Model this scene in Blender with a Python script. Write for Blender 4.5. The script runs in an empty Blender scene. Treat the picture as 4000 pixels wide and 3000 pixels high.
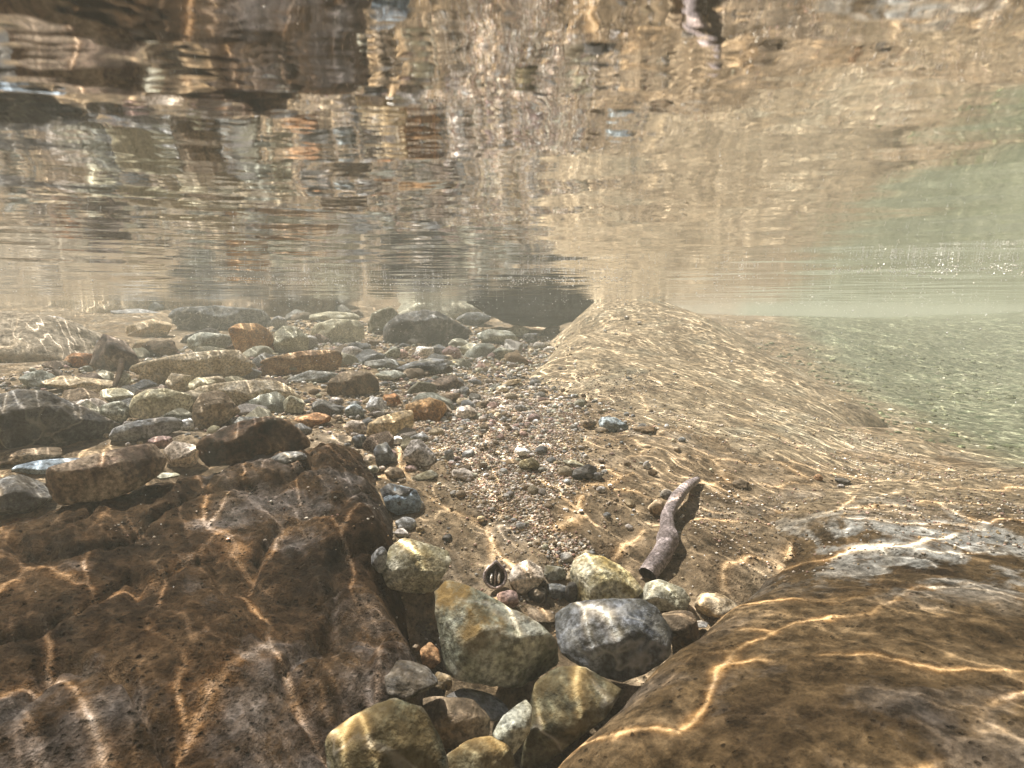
import bpy, bmesh, math, random
import numpy as np
from mathutils import Vector, Matrix
random.seed(4)
S = bpy.context.scene
COL = S.collection
R = math.radians
# ------------------------------------------------------------ camera, sky, sun, exposure
PITCH = R(7.0)
FPX = 1250.0                      # focal length in pixels of a 2212 px wide frame
cd = bpy.data.cameras.new('camera')
cam = bpy.data.objects.new('camera', cd); COL.objects.link(cam); S.camera = cam
cam.location = (0, 0, 0); cam.rotation_euler = (R(90) - PITCH, 0, 0)
cd.sensor_width = 36; cd.lens = 36 * FPX / 2212
cd.clip_start = 0.01; cd.clip_end = 200
cd.dof.use_dof = True; cd.dof.focus_distance = 1.3; cd.dof.aperture_fstop = 11
w = bpy.data.worlds.new('World'); S.world = w; w.use_nodes = True
sky = w.node_tree.nodes.new('ShaderNodeTexSky'); sky.sky_type = 'NISHITA'; sky.sun_disc = False
SUN = Vector((-0.38, 0.34, 0.86)).normalized()       # towards the sun, as it stands under water
sky.sun_elevation = math.asin(SUN.z); sky.sun_rotation = math.atan2(SUN.x, SUN.y)
bg = w.node_tree.nodes['Background']; bg.inputs[1].default_value = 0.05
w.node_tree.links.new(sky.outputs[0], bg.inputs[0])
sl = bpy.data.lights.new('sun', 'SUN'); sl.energy = 5.0; sl.angle = R(0.45); sl.color = (1, .965, .91)
so = bpy.data.objects.new('sun', sl); COL.objects.link(so); so.rotation_euler = SUN.to_track_quat('Z', 'Y').to_euler()
S.view_settings.view_transform = 'Standard'; S.view_settings.look = 'None'
S.view_settings.gamma = 1; S.view_settings.use_curve_mapping = False
S.view_settings.exposure = 1.4
S.cycles.max_bounces = 10; S.cycles.transparent_max_bounces = 12; S.cycles.volume_bounces = 1
S.cycles.sample_clamp_indirect = 6
WATER = 0.08

# ------------------------------------------------------------ noise in numpy
_rs = np.random.RandomState(7)
PERM = np.concatenate([_rs.permutation(256)] * 3)
GR = _rs.normal(size=(256, 3)); GR /= np.linalg.norm(GR, axis=1)[:, None]
def pnoise(P):
    P = np.asarray(P, float); I = np.floor(P).astype(int); F = P - I; U = F * F * F * (F * (F * 6 - 15) + 10)
    I &= 255; out = 0
    for dx in (0, 1):
        for dy in (0, 1):
            for dz in (0, 1):
                h = PERM[PERM[PERM[(I[:, 0] + dx) & 255] + ((I[:, 1] + dy) & 255)] + ((I[:, 2] + dz) & 255)]
                g = GR[h]; d = F - np.array([dx, dy, dz])
                wgt = (U[:, 0] if dx else 1 - U[:, 0]) * (U[:, 1] if dy else 1 - U[:, 1]) * (U[:, 2] if dz else 1 - U[:, 2])
                out = out + wgt * (g * d).sum(1)
    return out
def fbm(P, o=4, lac=2.1, gain=.5):
    P = np.asarray(P, float); a = 1; s = 0
    for k in range(o):
        s = s + a * pnoise(P + 17.3 * k); P = P * lac; a *= gain
    return s
def n2(x, y, sc, o=4, seed=0, gain=.5):
    x = np.asarray(x, float); y = np.asarray(y, float); sh = x.shape
    return fbm(np.stack([x.ravel() * sc + seed, y.ravel() * sc - seed, np.full(x.size, seed * 1.7 + .3)], 1), o, gain=gain).reshape(sh)

# ------------------------------------------------------------ geometry of the place (metres; camera at the origin, +Y up the stream)
cP, sP = math.cos(PITCH), math.sin(PITCH)
def ray(px, py):
    u = (px - 1106) / FPX; v = (py - 829.5) / FPX
    return np.array([u, cP - v * sP, -sP - v * cP])
def at(px, py, Y):
    d = ray(px, py); return d * (Y / d[1])
class Surf:
    """smooth height field through measured points"""
    def __init__(s, pts, eps=.06, lam=0.0):
        P = np.array(pts, float); s.p = P[:, :2]; s.eps = eps
        K = s.k(s.p[:, None] - s.p[None]) - lam * np.eye(len(P))
        n = len(P); A = np.zeros((n + 1, n + 1)); A[:n, :n] = K; A[:n, n] = 1; A[n, :n] = 1
        s.c = np.linalg.solve(A, np.append(P[:, 2], 0))
    def k(s, d): return np.sqrt((d ** 2).sum(-1) + s.eps ** 2)
    def __call__(s, x, y):
        x = np.asarray(x, float); y = np.asarray(y, float); sh = x.shape
        q = np.stack([x.ravel(), y.ravel()], 1); out = np.empty(len(q))
        for i in range(0, len(q), 20000):
            out[i:i + 20000] = s.k(q[i:i + 20000, None] - s.p[None]) @ s.c[:-1] + s.c[-1]
        return out.reshape(sh)
bed_px = [(1150,1659,.62),(1000,1659,.62),(1100,1500,.70),(1150,1400,.76),(1000,1400,.77),(1150,1300,.84),(880,1330,.86),(1200,1200,.93),(1000,1180,.97),
 (1350,1200,.95),(1500,1220,.90),(1100,1120,1.04),(1250,1110,1.04),(950,1060,1.12),(1150,1000,1.25),(1300,1000,1.25),(1450,1080,1.10),(1550,1130,1.03),(1150,900,1.6),
 (900,950,1.35),(1050,850,1.95),(1000,800,2.4),(1000,760,3.1),(1100,740,3.6),(1150,715,4.6),
 (700,950,1.35),(700,850,1.9),(700,780,2.6),(700,730,3.9),(400,950,1.3),(400,850,1.85),(400,780,2.5),(400,730,3.7),
 (100,1100,1.0),(100,1000,1.15),(0,900,1.5),(100,850,1.8),(0,780,2.4),(-300,900,1.5),(-300,760,2.6),(200,740,3.2),
 (1450,950,1.4),(1500,1040,1.2),(1700,1040,1.25),(1750,1000,1.4),(1850,1010,1.5),(2000,1010,1.55),(2212,1020,1.55),(2212,960,2.2),(2500,1000,1.8),
 (2212,900,3.0),(2000,880,3.1),(2000,800,4.6),(2212,800,4.8),(2212,740,5.6),(1900,730,5.4),(1700,710,5.6),(2212,700,6.6),(1900,690,6.4),(2212,672,8.0),(2600,800,4.6),(2600,740,6.8)]
bed_pts = [tuple(at(*p)) for p in bed_px]
bed_pts += [(-9, 0, -.3), (-9, 5, .25), (-4.6, 5.2, .12), (-2.8, 5.8, .16), (-1, 6.0, .16), (.6, 6.1, .1), (-2, 8, .3), (-6, 8, .35), (1, 8, .1), (2, 9.5, -.2), (4, 13, -.3), (8, 14, -.3),
            (9, 9, -.5), (9, 3, -.5), (9, -2, -.3), (0, -3, -.35), (-4, -3, -.3), (0, 0, -.55), (.2, .45, -.6), (-.105, .74, -.62), (-.07, .68, -.64), (-.11, .80, -.56), (-.8, .5, -.5), (.8, .5, -.5), (-.9, 0, -.45), (.9, 0, -.45),
            (0, 18, .45), (6, 18, .4), (11, 18, .4), (13, 12, .35), (13, 5, .3), (13, -3, .2), (-11, 12, .45), (-12, 2, .3), (0, -6, .1), (6, -6, .1), (-6, -6, .2)]
bed0 = Surf(bed_pts)
def bed_h(x, y, fine=True):
    z = bed0(x, y); r = np.hypot(x, y)
    z = z + .012 * n2(x, y, 5, 3, 3) + .035 * n2(x, y, 1.3, 2, 9) * np.clip((r - 1.5) / 3, 0, 1)
    if fine:
        near = np.clip((2.4 - r) / 1.2, 0, 1)
        z = z + .010 * n2(x, y, 14, 4, 5) * near
    return z
# left foreground boulder
A_px = [(740,966,1.26),(800,1012,1.17),(560,1000,1.14),(400,1030,1.05),(250,1060,.99),(100,1112,.91),(0,1150,.86),(-200,1210,.76),(650,1100,.95),(400,1150,.84),(150,1250,.69),
 (845,1130,1.0),(850,1190,.90),(600,1200,.82),(790,1250,.80),(400,1300,.65),(600,1320,.69),(0,1320,.61),(830,1300,.76),(885,1400,.67),(900,1470,.63),(760,1380,.67),(600,1480,.55),(400,1450,.52),(150,1450,.51),(0,1500,.47),
 (850,1560,.56),(700,1659,.49),(500,1659,.45),(300,1659,.43),(100,1659,.41),(-150,1659,.39),(-300,1400,.5),(760,1560,.54),(600,1800,.41),(250,1850,.37),(0,1850,.36)]
A_pts = [tuple(at(*p)) for p in A_px]
def low(pts, z): return [(x, y, z) for x, y in pts]
A_pts += low([(-.33,1.50),(-.10,1.36),(-.62,1.36),(-.9,1.2),(-1.2,1.0),(-.14,.95),(-.12,.82),(-.075,.73),(-.06,.65),(-.07,.55),(-.08,.45),(-.08,.3),(-1.3,.6),(-.1,1.15)], -.62) + low([(-.5,.1),(-.2,.1),(-.9,.1),(-1.3,.3)], -.5)
A0 = Surf(A_pts, .035)
def A_h(x, y):
    z = A0(x, y)
    t = x * .85 + y * .35 + .05 * n2(x, y, 4, 2, 31)
    led = n2(t * 3.2, (y - x * .5) * .5, 2.2, 3, 12)
    stepv = np.abs(n2(t * 1.0, (y * .9 - x * .4) * .5, 7, 2, 40))
    z = z + .018 * led - .016 * np.exp(-(stepv / .05) ** 2)
    return z + .011 * n2(x, y, 13, 4, 8, .6) + .006 * n2(x, y, 45, 3, 2, .7)
# right foreground ledge
B_px = [(1585,1312,.77),(1462,1410,.68),(1395,1480,.62),(1310,1570,.565),(1230,1659,.52),(1680,1245,.86),(1730,1185,.95),(1740,1110,1.04),(1850,1070,1.13),(2000,1050,1.2),(2212,1045,1.22),(2500,1040,1.2),
 (1850,1150,.93),(2000,1150,.91),(2212,1150,.90),(1700,1300,.72),(1900,1250,.76),(2212,1250,.73),(1600,1400,.62),(1800,1400,.58),(2000,1400,.56),(2212,1400,.55),
 (1500,1550,.51),(1700,1550,.475),(1950,1550,.45),(2212,1550,.44),(1400,1659,.47),(1600,1659,.43),(1900,1659,.40),(2212,1659,.385),(2500,1659,.38),(2500,1300,.66),(1350,1850,.43),(1700,1850,.36),(2200,1850,.33)]
B_pts = [tuple(at(*p)) for p in B_px]
B_pts += low([(.27,.88),(.18,.79),(.10,.71),(.035,.64),(-.03,.58),(-.05,.45),(-.05,.3)], -.58) + low([(.36,1.0)], -.47) + low([(.48,1.14),(.6,1.30),(.8,1.42),(1.1,1.5),(1.5,1.5)], -.415) + low([(2.2,1.2),(2.2,.5)], -.50) + low([(.2,.1),(.6,.1),(1.1,.1)], -.45)
B0 = Surf(B_pts, .035)
def B_h(x, y):
    z = B0(x, y)
    t = y + x * .25 + .06 * n2(x, y, 3, 2, 51)
    k = np.clip((x - .25) / .3, .15, 1); z = z + k * .012 * n2(x * .5, t * 2.6, 3.0, 3, 21) - .005 * k * np.exp(-(n2(x * .6, t * 2, 4.5, 2, 77) / .05) ** 2)
    return z + .004 * n2(x, y, 13, 4, 18, .5) + .003 * n2(x, y, 45, 3, 22, .7)
# smooth slab on the right that climbs to the surface
C_px = [(1320,650,4.2),(1285,655,4.1),(1380,658,4.4),(1265,690,3.5),(1222,735,2.9),(1190,780,2.4),(1330,760,2.55),(1330,850,1.92),(1478,692,4.2),(1500,780,2.6),(1500,880,1.82),(1610,732,3.5),
 (1640,835,2.3),(1650,920,1.7),(1765,825,2.8),(1770,900,2.07),(1868,892,2.45),(1915,925,2.2),(1350,930,1.52),(1250,960,1.4),(1200,1030,1.22),(1500,960,1.45),(1700,980,1.42),(1840,985,1.65),(1980,960,1.9),(1900,955,1.95),(1790,945,1.75)]
C_pts = [tuple(at(*p)) for p in C_px]
C_pts += low([(.40,4.4),(.15,3.3),(.0,2.8),(-.15,2.3),(-.1,1.7),(.08,1.15),(.45,1.15),(.75,1.25),(1.1,1.5)], -.42) + low([(1.45,2.0),(1.72,2.4),(1.85,2.9),(2.0,3.6),(1.9,4.6),(1.3,5.4),(.7,5.2)], -.70)
C0 = Surf(C_pts, .06)
def C_h(x, y):
    z = C0(x, y)
    return z + .012 * n2(x * 1.4, y * .8, 3, 3, 61) + .005 * n2(x, y, 14, 3, 62)

def ground(x, y):
    return np.maximum(np.maximum(bed_h(x, y, False), A0(x, y)), np.maximum(B0(x, y), C0(x, y)))
def hit(px, py):
    d = ray(px, py); ts = np.concatenate([np.linspace(.3, 2.5, 440), np.linspace(2.51, 9, 500)])
    X = d[0] * ts / d[1]; Z = d[2] * ts / d[1]
    g = ground(X, ts); k = np.argmax(Z < g)
    if not (Z < g).any(): k = len(ts) - 1
    return np.array([X[k], ts[k], Z[k]])

# ------------------------------------------------------------ materials
def lnk(nt, a, b): nt.links.new(a, b)
def node(nt, t, **kw):
    n = nt.nodes.new(t)
    for k, v in kw.items(): setattr(n, k, v)
    return n
def mth(nt, op, a, b=None, c=None, clamp=False):
    n = node(nt, 'ShaderNodeMath', operation=op, use_clamp=clamp)
    for i, v in enumerate((a, b, c)):
        if v is None: continue
        if hasattr(v, 'default_value') or hasattr(v, 'is_linked'): lnk(nt, v, n.inputs[i])
        else: n.inputs[i].default_value = v
    return n.outputs[0]
def rmp(nt, fac, stops):
    n = node(nt, 'ShaderNodeValToRGB'); e = n.color_ramp.elements
    while len(e) < len(stops): e.new(.5)
    for q, (p, c) in zip(e, stops): q.position = p; q.color = (*c, 1) if len(c) == 3 else c
    lnk(nt, fac, n.inputs[0]); return n.outputs[0]
def mixc(nt, fac, a, b, bt='MIX'):
    n = node(nt, 'ShaderNodeMix', data_type='RGBA', blend_type=bt)
    for i, v in ((0, fac), (6, a), (7, b)):
        if isinstance(v, (int, float)): n.inputs[i].default_value = v
        elif isinstance(v, tuple): n.inputs[i].default_value = (*v, 1)
        else: lnk(nt, v, n.inputs[i])
    return n.outputs[2]
def noise(nt, vec, sc, det=3, w4=None, rough=.55, dist=0):
    n = node(nt, 'ShaderNodeTexNoise', noise_dimensions='4D' if w4 is not None else '3D')
    n.inputs['Scale'].default_value = sc; n.inputs['Detail'].default_value = det; n.inputs['Roughness'].default_value = rough
    n.inputs['Distortion'].default_value = dist
    lnk(nt, vec, n.inputs['Vector'])
    if w4 is not None: lnk(nt, w4, n.inputs['W'])
    return n.outputs[0]
def rock_mat(name, base, dark, light, silt=(.135, .10, .062), silt_amt=.45, vein=0, scale=1, band=0, rough=.8, spk=.85):
    """mineral mottling, speckle, veins or banding, and a film of silt on faces that look up"""
    m = bpy.data.materials.new(name); m.use_nodes = True; nt = m.node_tree; b = nt.nodes['Principled BSDF']
    tc = node(nt, 'ShaderNodeTexCoord'); oi = node(nt, 'ShaderNodeObjectInfo'); V = tc.outputs['Object']
    W = mth(nt, 'MULTIPLY', oi.outputs['Random'], 60)
    n1 = noise(nt, V, 17 * scale, 6, W, .66, .5); c = rmp(nt, n1, [(.38, dark), (.49, base), (.60, light)])
    if band:
        mp = node(nt, 'ShaderNodeMapping'); mp.inputs['Rotation'].default_value = (.5, .35, .2); mp.inputs['Scale'].default_value = (.25, .25, 1.6); lnk(nt, V, mp.inputs[0])
        nb = noise(nt, mp.outputs[0], 60 * scale, 3, W, dist=.3); c = mixc(nt, mth(nt, 'MULTIPLY', rmp(nt, nb, [(.45, (0,)*3), (.58, (1,)*3)]), band), c, light)
    n2_ = noise(nt, V, 160 * scale, 4, W, .65); c = mixc(nt, spk, c, rmp(nt, n2_, [(.38, (.3,)*3), (.5, (.95,)*3), (.63, (1.8,)*3)]), 'MULTIPLY')
    if vein:
        nv = noise(nt, V, 9 * scale, 3, mth(nt, 'ADD', W, 7.7), dist=.6)
        vf = mth(nt, 'SUBTRACT', 1, mth(nt, 'MULTIPLY', mth(nt, 'ABSOLUTE', mth(nt, 'SUBTRACT', nv, .5)), 45), clamp=True)
        c = mixc(nt, mth(nt, 'MULTIPLY', vf, vein), c, (.55, .52, .45))
    geo = node(nt, 'ShaderNodeNewGeometry'); sx = node(nt, 'ShaderNodeSeparateXYZ'); lnk(nt, geo.outputs['Normal'], sx.inputs[0])
    ns = noise(nt, V, 26 * scale, 5, mth(nt, 'ADD', W, 3.1), .65)
    up = mth(nt, 'MULTIPLY', mth(nt, 'ADD', sx.outputs[2], .25, clamp=True), mth(nt, 'MULTIPLY', mth(nt, 'SUBTRACT', ns, .40), 6, clamp=True))
    c = mixc(nt, mth(nt, 'MULTIPLY', up, silt_amt, clamp=True), c, silt)
    tint = rmp(nt, oi.outputs['Random'], [(0, (.82, .84, .88)), (.5, (1, 1, 1)), (1, (1.12, 1.04, .92))]); c = mixc(nt, 1, c, tint, 'MULTIPLY')
    lnk(nt, c, b.inputs['Base Color']); b.inputs['Roughness'].default_value = rough; b.inputs['Specular IOR Level'].default_value = .12
    bp = node(nt, 'ShaderNodeBump'); bp.inputs['Strength'].default_value = .8; bp.inputs['Distance'].default_value = .006
    lnk(nt, mth(nt, 'ADD', mth(nt, 'MULTIPLY', n2_, .7), mth(nt, 'ADD', ns, n1)), bp.inputs['Height']); lnk(nt, bp.outputs[0], b.inputs['Normal'])
    return m
def silt_mat(name, base, dark, light, grey, grey_amt, pit=.6, sc=1, deep=False, relief=.011, patch=None):
    """fuzzy brown silt over bedrock: pits, lumps and worn pale patches"""
    m = bpy.data.materials.new(name); m.use_nodes = True; nt = m.node_tree; b = nt.nodes['Principled BSDF']
    tc = node(nt, 'ShaderNodeTexCoord'); V = tc.outputs['Object']
    n1 = noise(nt, V, 7 * sc, 6, rough=.6); c = rmp(nt, n1, [(.3, dark), (.5, base), (.7, light)])
    ng = noise(nt, V, 4.5 * sc, 7, rough=.68, dist=.4); c = mixc(nt, mth(nt, 'MULTIPLY', rmp(nt, ng, [(.54, (0,)*3), (.66, (1,)*3)]), grey_amt), c, grey)
    if patch:                                               # bare pale rock where the silt has been rubbed off
        gp = node(nt, 'ShaderNodeNewGeometry'); vd = node(nt, 'ShaderNodeVectorMath', operation='DISTANCE'); lnk(nt, gp.outputs['Position'], vd.inputs[0]); vd.inputs[1].default_value = (patch[0], patch[1], -.38)
        pm_ = mth(nt, 'MULTIPLY', .8, mth(nt, 'MULTIPLY', mth(nt, 'SUBTRACT', 1.5, mth(nt, 'DIVIDE', vd.outputs['Value'], patch[2]), clamp=True), rmp(nt, noise(nt, V, 8, 6, rough=.65, dist=.5), [(.48, (0,)*3), (.56, (1,)*3)])))
        c = mixc(nt, pm_, c, (.30, .295, .265))
        sy = node(nt, 'ShaderNodeSeparateXYZ'); lnk(nt, gp.outputs['Position'], sy.inputs[0])           # pale silt drifts onto its far side
        c = mixc(nt, mth(nt, 'MULTIPLY', mth(nt, 'SUBTRACT', mth(nt, 'ADD', sy.outputs[1], mth(nt, 'MULTIPLY', noise(nt, V, 5, 4), .3)), 1.10), 5, clamp=True), c, (.19, .145, .09))
    if deep:                                                # algae only where the channel runs deep
        gp = node(nt, 'ShaderNodeNewGeometry'); sp_ = node(nt, 'ShaderNodeSeparateXYZ'); lnk(nt, gp.outputs['Position'], sp_.inputs[0])
        dz = mth(nt, 'MULTIPLY', mth(nt, 'SUBTRACT', mth(nt, 'SUBTRACT', sp_.outputs[0], .40), mth(nt, 'ADD', mth(nt, 'MULTIPLY', sp_.outputs[1], .33), mth(nt, 'MULTIPLY', noise(nt, V, 2.5, 4), .6))), 2.2, clamp=True)
        c = mixc(nt, dz, c, rmp(nt, noise(nt, V, 18, 4, rough=.7), [(.35, (.06, .078, .042)), (.5, (.145, .145, .092)), (.68, (.235, .238, .155))]))
    nm = noise(nt, V, 45 * sc, 5, rough=.7); c = mixc(nt, .75, c, rmp(nt, nm, [(.36, (.22,)*3), (.5, (1,)*3), (.66, (1.9,)*3)]), 'MULTIPLY')
    vo = node(nt, 'ShaderNodeTexVoronoi'); vo.inputs['Scale'].default_value = 110 * sc; lnk(nt, V, vo.inputs['Vector'])
    pitm = mth(nt, 'MULTIPLY', rmp(nt, mth(nt, 'ADD', vo.outputs['Distance'], mth(nt, 'MULTIPLY', noise(nt, V, 240 * sc, 2), .5)), [(.38, (1,)*3), (.55, (0,)*3)]), rmp(nt, noise(nt, V, 24 * sc, 3), [(.46, (0,)*3), (.58, (1,)*3)]))
    c = mixc(nt, mth(nt, 'MULTIPLY', pitm, pit), c, tuple(.3 * k for k in dark))
    nf = noise(nt, V, 330 * sc, 3, rough=.7); c = mixc(nt, .5, c, rmp(nt, nf, [(.36, (.5,)*3), (.5, (1,)*3), (.66, (1.4,)*3)]), 'MULTIPLY')
    lnk(nt, c, b.inputs['Base Color']); b.inputs['Roughness'].default_value = .92; b.inputs['Specular IOR Level'].default_value = .06
    bp = node(nt, 'ShaderNodeBump'); bp.inputs['Strength'].default_value = .9; bp.inputs['Distance'].default_value = relief
    hgt = mth(nt, 'SUBTRACT', mth(nt, 'ADD', mth(nt, 'MULTIPLY', nm, 1.2), mth(nt, 'MULTIPLY', nf, .35)), mth(nt, 'MULTIPLY', pitm, .5))
    lnk(nt, hgt, bp.inputs['Height']); lnk(nt, bp.outputs[0], b.inputs['Normal'])
    return m
M = {}
M['bed'] = silt_mat('stream_bed_silt', (.19, .138, .082), (.09, .062, .036), (.29, .222, .145), (.34, .31, .26), .35, pit=.5, deep=True, relief=.007)
M['boulderA'] = silt_mat('dark_brown_silt', (.050, .029, .014), (.012, .008, .005), (.100, .062, .032), (.20, .18, .165), .5, pit=.8)
M['boulderB'] = silt_mat('ledge_silt', (.074, .048, .023), (.022, .014, .008), (.135, .092, .049), (.24, .22, .20), .2, pit=.7, relief=.005, patch=(.66, .95, .24))
M['slab'] = silt_mat('slab_silt', (.225, .175, .11), (.14, .106, .068), (.30, .24, .16), (.24, .25, .19), .25, pit=.5, sc=.9, relief=.004)
M['bank'] = silt_mat('sandy_silt', (.30, .245, .175), (.21, .165, .115), (.38, .32, .24), (.3, .28, .22), .2, pit=.4, sc=.7)
M['brown'] = rock_mat('brown_stone', (.19, .14, .09), (.075, .055, .038), (.32, .25, .17), silt_amt=.7)
M['rust'] = rock_mat('rusty_stone', (.30, .17, .075), (.15, .08, .035), (.42, .28, .15), silt_amt=.5)
M['umber'] = rock_mat('umber_stone', (.07, .042, .025), (.02, .014, .010), (.20, .125, .07), silt_amt=.3, scale=.8)
M['black'] = rock_mat('black_stone', (.018, .019, .024), (.007, .007, .009), (.05, .051, .058), silt_amt=.1, scale=.5)
M['lichen'] = rock_mat('pale_lichen_stone', (.30, .295, .22), (.12, .12, .09), (.52, .51, .43), silt=(.19, .155, .07), silt_amt=.6, vein=.2, scale=1.1)
M['yellow'] = rock_mat('yellow_stone', (.48, .42, .24), (.34, .25, .10), (.70, .66, .50), silt=(.40, .27, .08), silt_amt=.5)
M['mossy'] = rock_mat('mossy_olive_stone', (.105, .10, .062), (.04, .04, .028), (.24, .225, .15), silt=(.12, .085, .036), silt_amt=.8, vein=.5)
M['block'] = rock_mat('olive_grey_block', (.22, .225, .17), (.085, .09, .065), (.44, .44, .37), silt=(.19, .125, .045), silt_amt=1.0, vein=.3, scale=.8)
M['orange'] = rock_mat('orange_stone', (.34, .165, .07), (.20, .085, .035), (.42, .26, .14), silt_amt=.25)
M['tan'] = rock_mat('tan_stone', (.44, .35, .22), (.25, .19, .11), (.58, .50, .37), silt_amt=.4, vein=.3)
M['pale'] = rock_mat('pale_stone', (.42, .41, .31), (.27, .26, .19), (.56, .55, .45), silt=(.28, .235, .12), silt_amt=.5, vein=.2)
M['white'] = rock_mat('white_quartz', (.62, .61, .58), (.45, .43, .39), (.75, .74, .72), silt_amt=.15)
M['grey'] = rock_mat('grey_stone', (.28, .28, .27), (.14, .14, .14), (.42, .42, .40), silt_amt=.45, vein=.3)
M['green'] = rock_mat('grey_green_stone', (.30, .31, .25), (.15, .155, .12), (.46, .46, .38), silt_amt=.4, band=.3)
M['olive'] = rock_mat('olive_stone', (.165, .162, .115), (.07, .07, .05), (.40, .395, .33), silt=(.145, .115, .055), silt_amt=.75, vein=.5)
M['dark'] = rock_mat('dark_stone', (.075, .075, .075), (.035, .035, .037), (.15, .15, .145), silt=(.13, .10, .06), silt_amt=.4, vein=.3)
M['darkgrey'] = rock_mat('dark_grey_stone', (.12, .125, .13), (.05, .053, .058), (.27, .275, .28), silt=(.13, .11, .06), silt_amt=.45, vein=.5)
M['blue'] = rock_mat('blue_slate', (.13, .165, .20), (.07, .09, .115), (.27, .32, .35), silt_amt=.08, band=.6)
M['slate'] = rock_mat('layered_slate', (.20, .205, .19), (.10, .105, .10), (.34, .34, .30), silt_amt=.4, band=.7)
M['pink'] = rock_mat('pinkish_stone', (.33, .225, .195), (.22, .14, .12), (.44, .33, .29), silt_amt=.2)
M['mottled'] = rock_mat('mottled_brown_stone', (.13, .09, .065), (.035, .025, .02), (.34, .27, .20), silt_amt=.3, scale=.8)
M['gran'] = rock_mat('granite_stone', (.46, .41, .36), (.25, .22, .19), (.60, .56, .52), silt_amt=.35, spk=.9)

# ------------------------------------------------------------ mesh helpers
def tag(o, label=None, cat=None, group=None, kind=None):
    if label: o['label'] = label
    if cat: o['category'] = cat
    if group: o['group'] = group
    if kind: o['kind'] = kind
    return o
def mesh(name, V, F, mats, smooth=True):
    me = bpy.data.meshes.new(name); V = np.asarray(V, np.float32); F = np.asarray(F, np.int32)
    k = F.shape[1]; me.vertices.add(len(V)); me.vertices.foreach_set('co', V.ravel())
    me.loops.add(F.size); me.loops.foreach_set('vertex_index', F.ravel())
    me.polygons.add(len(F)); me.polygons.foreach_set('loop_start', np.arange(0, F.size, k, dtype=np.int32))
    me.update(calc_edges=True); me.validate()
    if smooth: me.shade_smooth()
    for m in (mats if isinstance(mats, (list, tuple)) else [mats]): me.materials.append(m)
    return me
def link(name, me, parent=None, loc=(0, 0, 0)):
    o = bpy.data.objects.new(name, me); COL.objects.link(o); o.location = loc
    if parent: o.parent = parent
    return o
def grid_faces(nx, ny, keep=None):
    i = np.arange(nx * ny).reshape(ny, nx); f = np.stack([i[:-1, :-1], i[:-1, 1:], i[1:, 1:], i[1:, :-1]], -1).reshape(-1, 4)
    return f if keep is None else f[keep[:-1, :-1].ravel() & keep[1:, 1:].ravel()]
def compact(V, F):
    used = np.unique(F); mp = np.full(len(V), -1); mp[used] = np.arange(len(used)); return V[used], mp[F]
def sheet(name, xs, ys, h, mat, cut=None, loc=(0, 0, 0)):
    X, Y = np.meshgrid(xs, ys); Z = h(X, Y)
    keep = None
    if cut is not None: keep = Z > cut(X, Y) - .05
    V = np.stack([X.ravel(), Y.ravel(), Z.ravel()], 1) - np.array(loc)
    F = grid_faces(len(xs), len(ys), keep); V, F = compact(V, F)
    return link(name, mesh(name, V, F, mat), loc=loc)
def dense(a, b, lo, hi, fine, coarse):
    return np.concatenate([np.arange(a, lo, coarse), np.arange(lo, hi, fine), np.arange(hi, b + coarse, coarse)])

# ------------------------------------------------------------ the setting
xs = np.concatenate([np.arange(-14, -3, .25), np.arange(-3, -1.2, .04), np.arange(-1.2, 1.6, .0075), np.arange(1.6, 4, .04), np.arange(4, 15, .25)])
ys = np.concatenate([np.arange(-7, .4, .1), np.arange(.4, 2.2, .0075), np.arange(2.2, 6.5, .03), np.arange(6.5, 19, .12)])
bed = sheet('stream_bed', xs, ys, bed_h, M['bed']); tag(bed, kind='structure')
bedc = lambda x, y: bed_h(x, y)
a = sheet('boulder', np.arange(-1.3, -.03, .004), np.arange(.12, 1.5, .004), A_h, M['boulderA'], bedc, (-.45, .7, -.5))
tag(a, 'huge rounded brown boulder filling the lower left foreground, coated in dark silt', 'boulder', 'large silt covered boulders')
a = sheet('boulder', np.arange(.0, 2.2, .004), np.arange(.12, 1.5, .004), B_h, M['boulderB'], bedc, (.7, .7, -.5))
tag(a, 'huge smooth brown boulder filling the lower right corner under bright ripples of light', 'boulder', 'large silt covered boulders')
a = sheet('boulder', np.arange(0, 1.95, .008), np.arange(1.1, 5.4, .012), C_h, M['slab'], bedc, (.8, 2.6, -.5))
tag(a, 'long smooth tan boulder sloping up to the water surface right of centre', 'boulder', 'large silt covered boulders')

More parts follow.
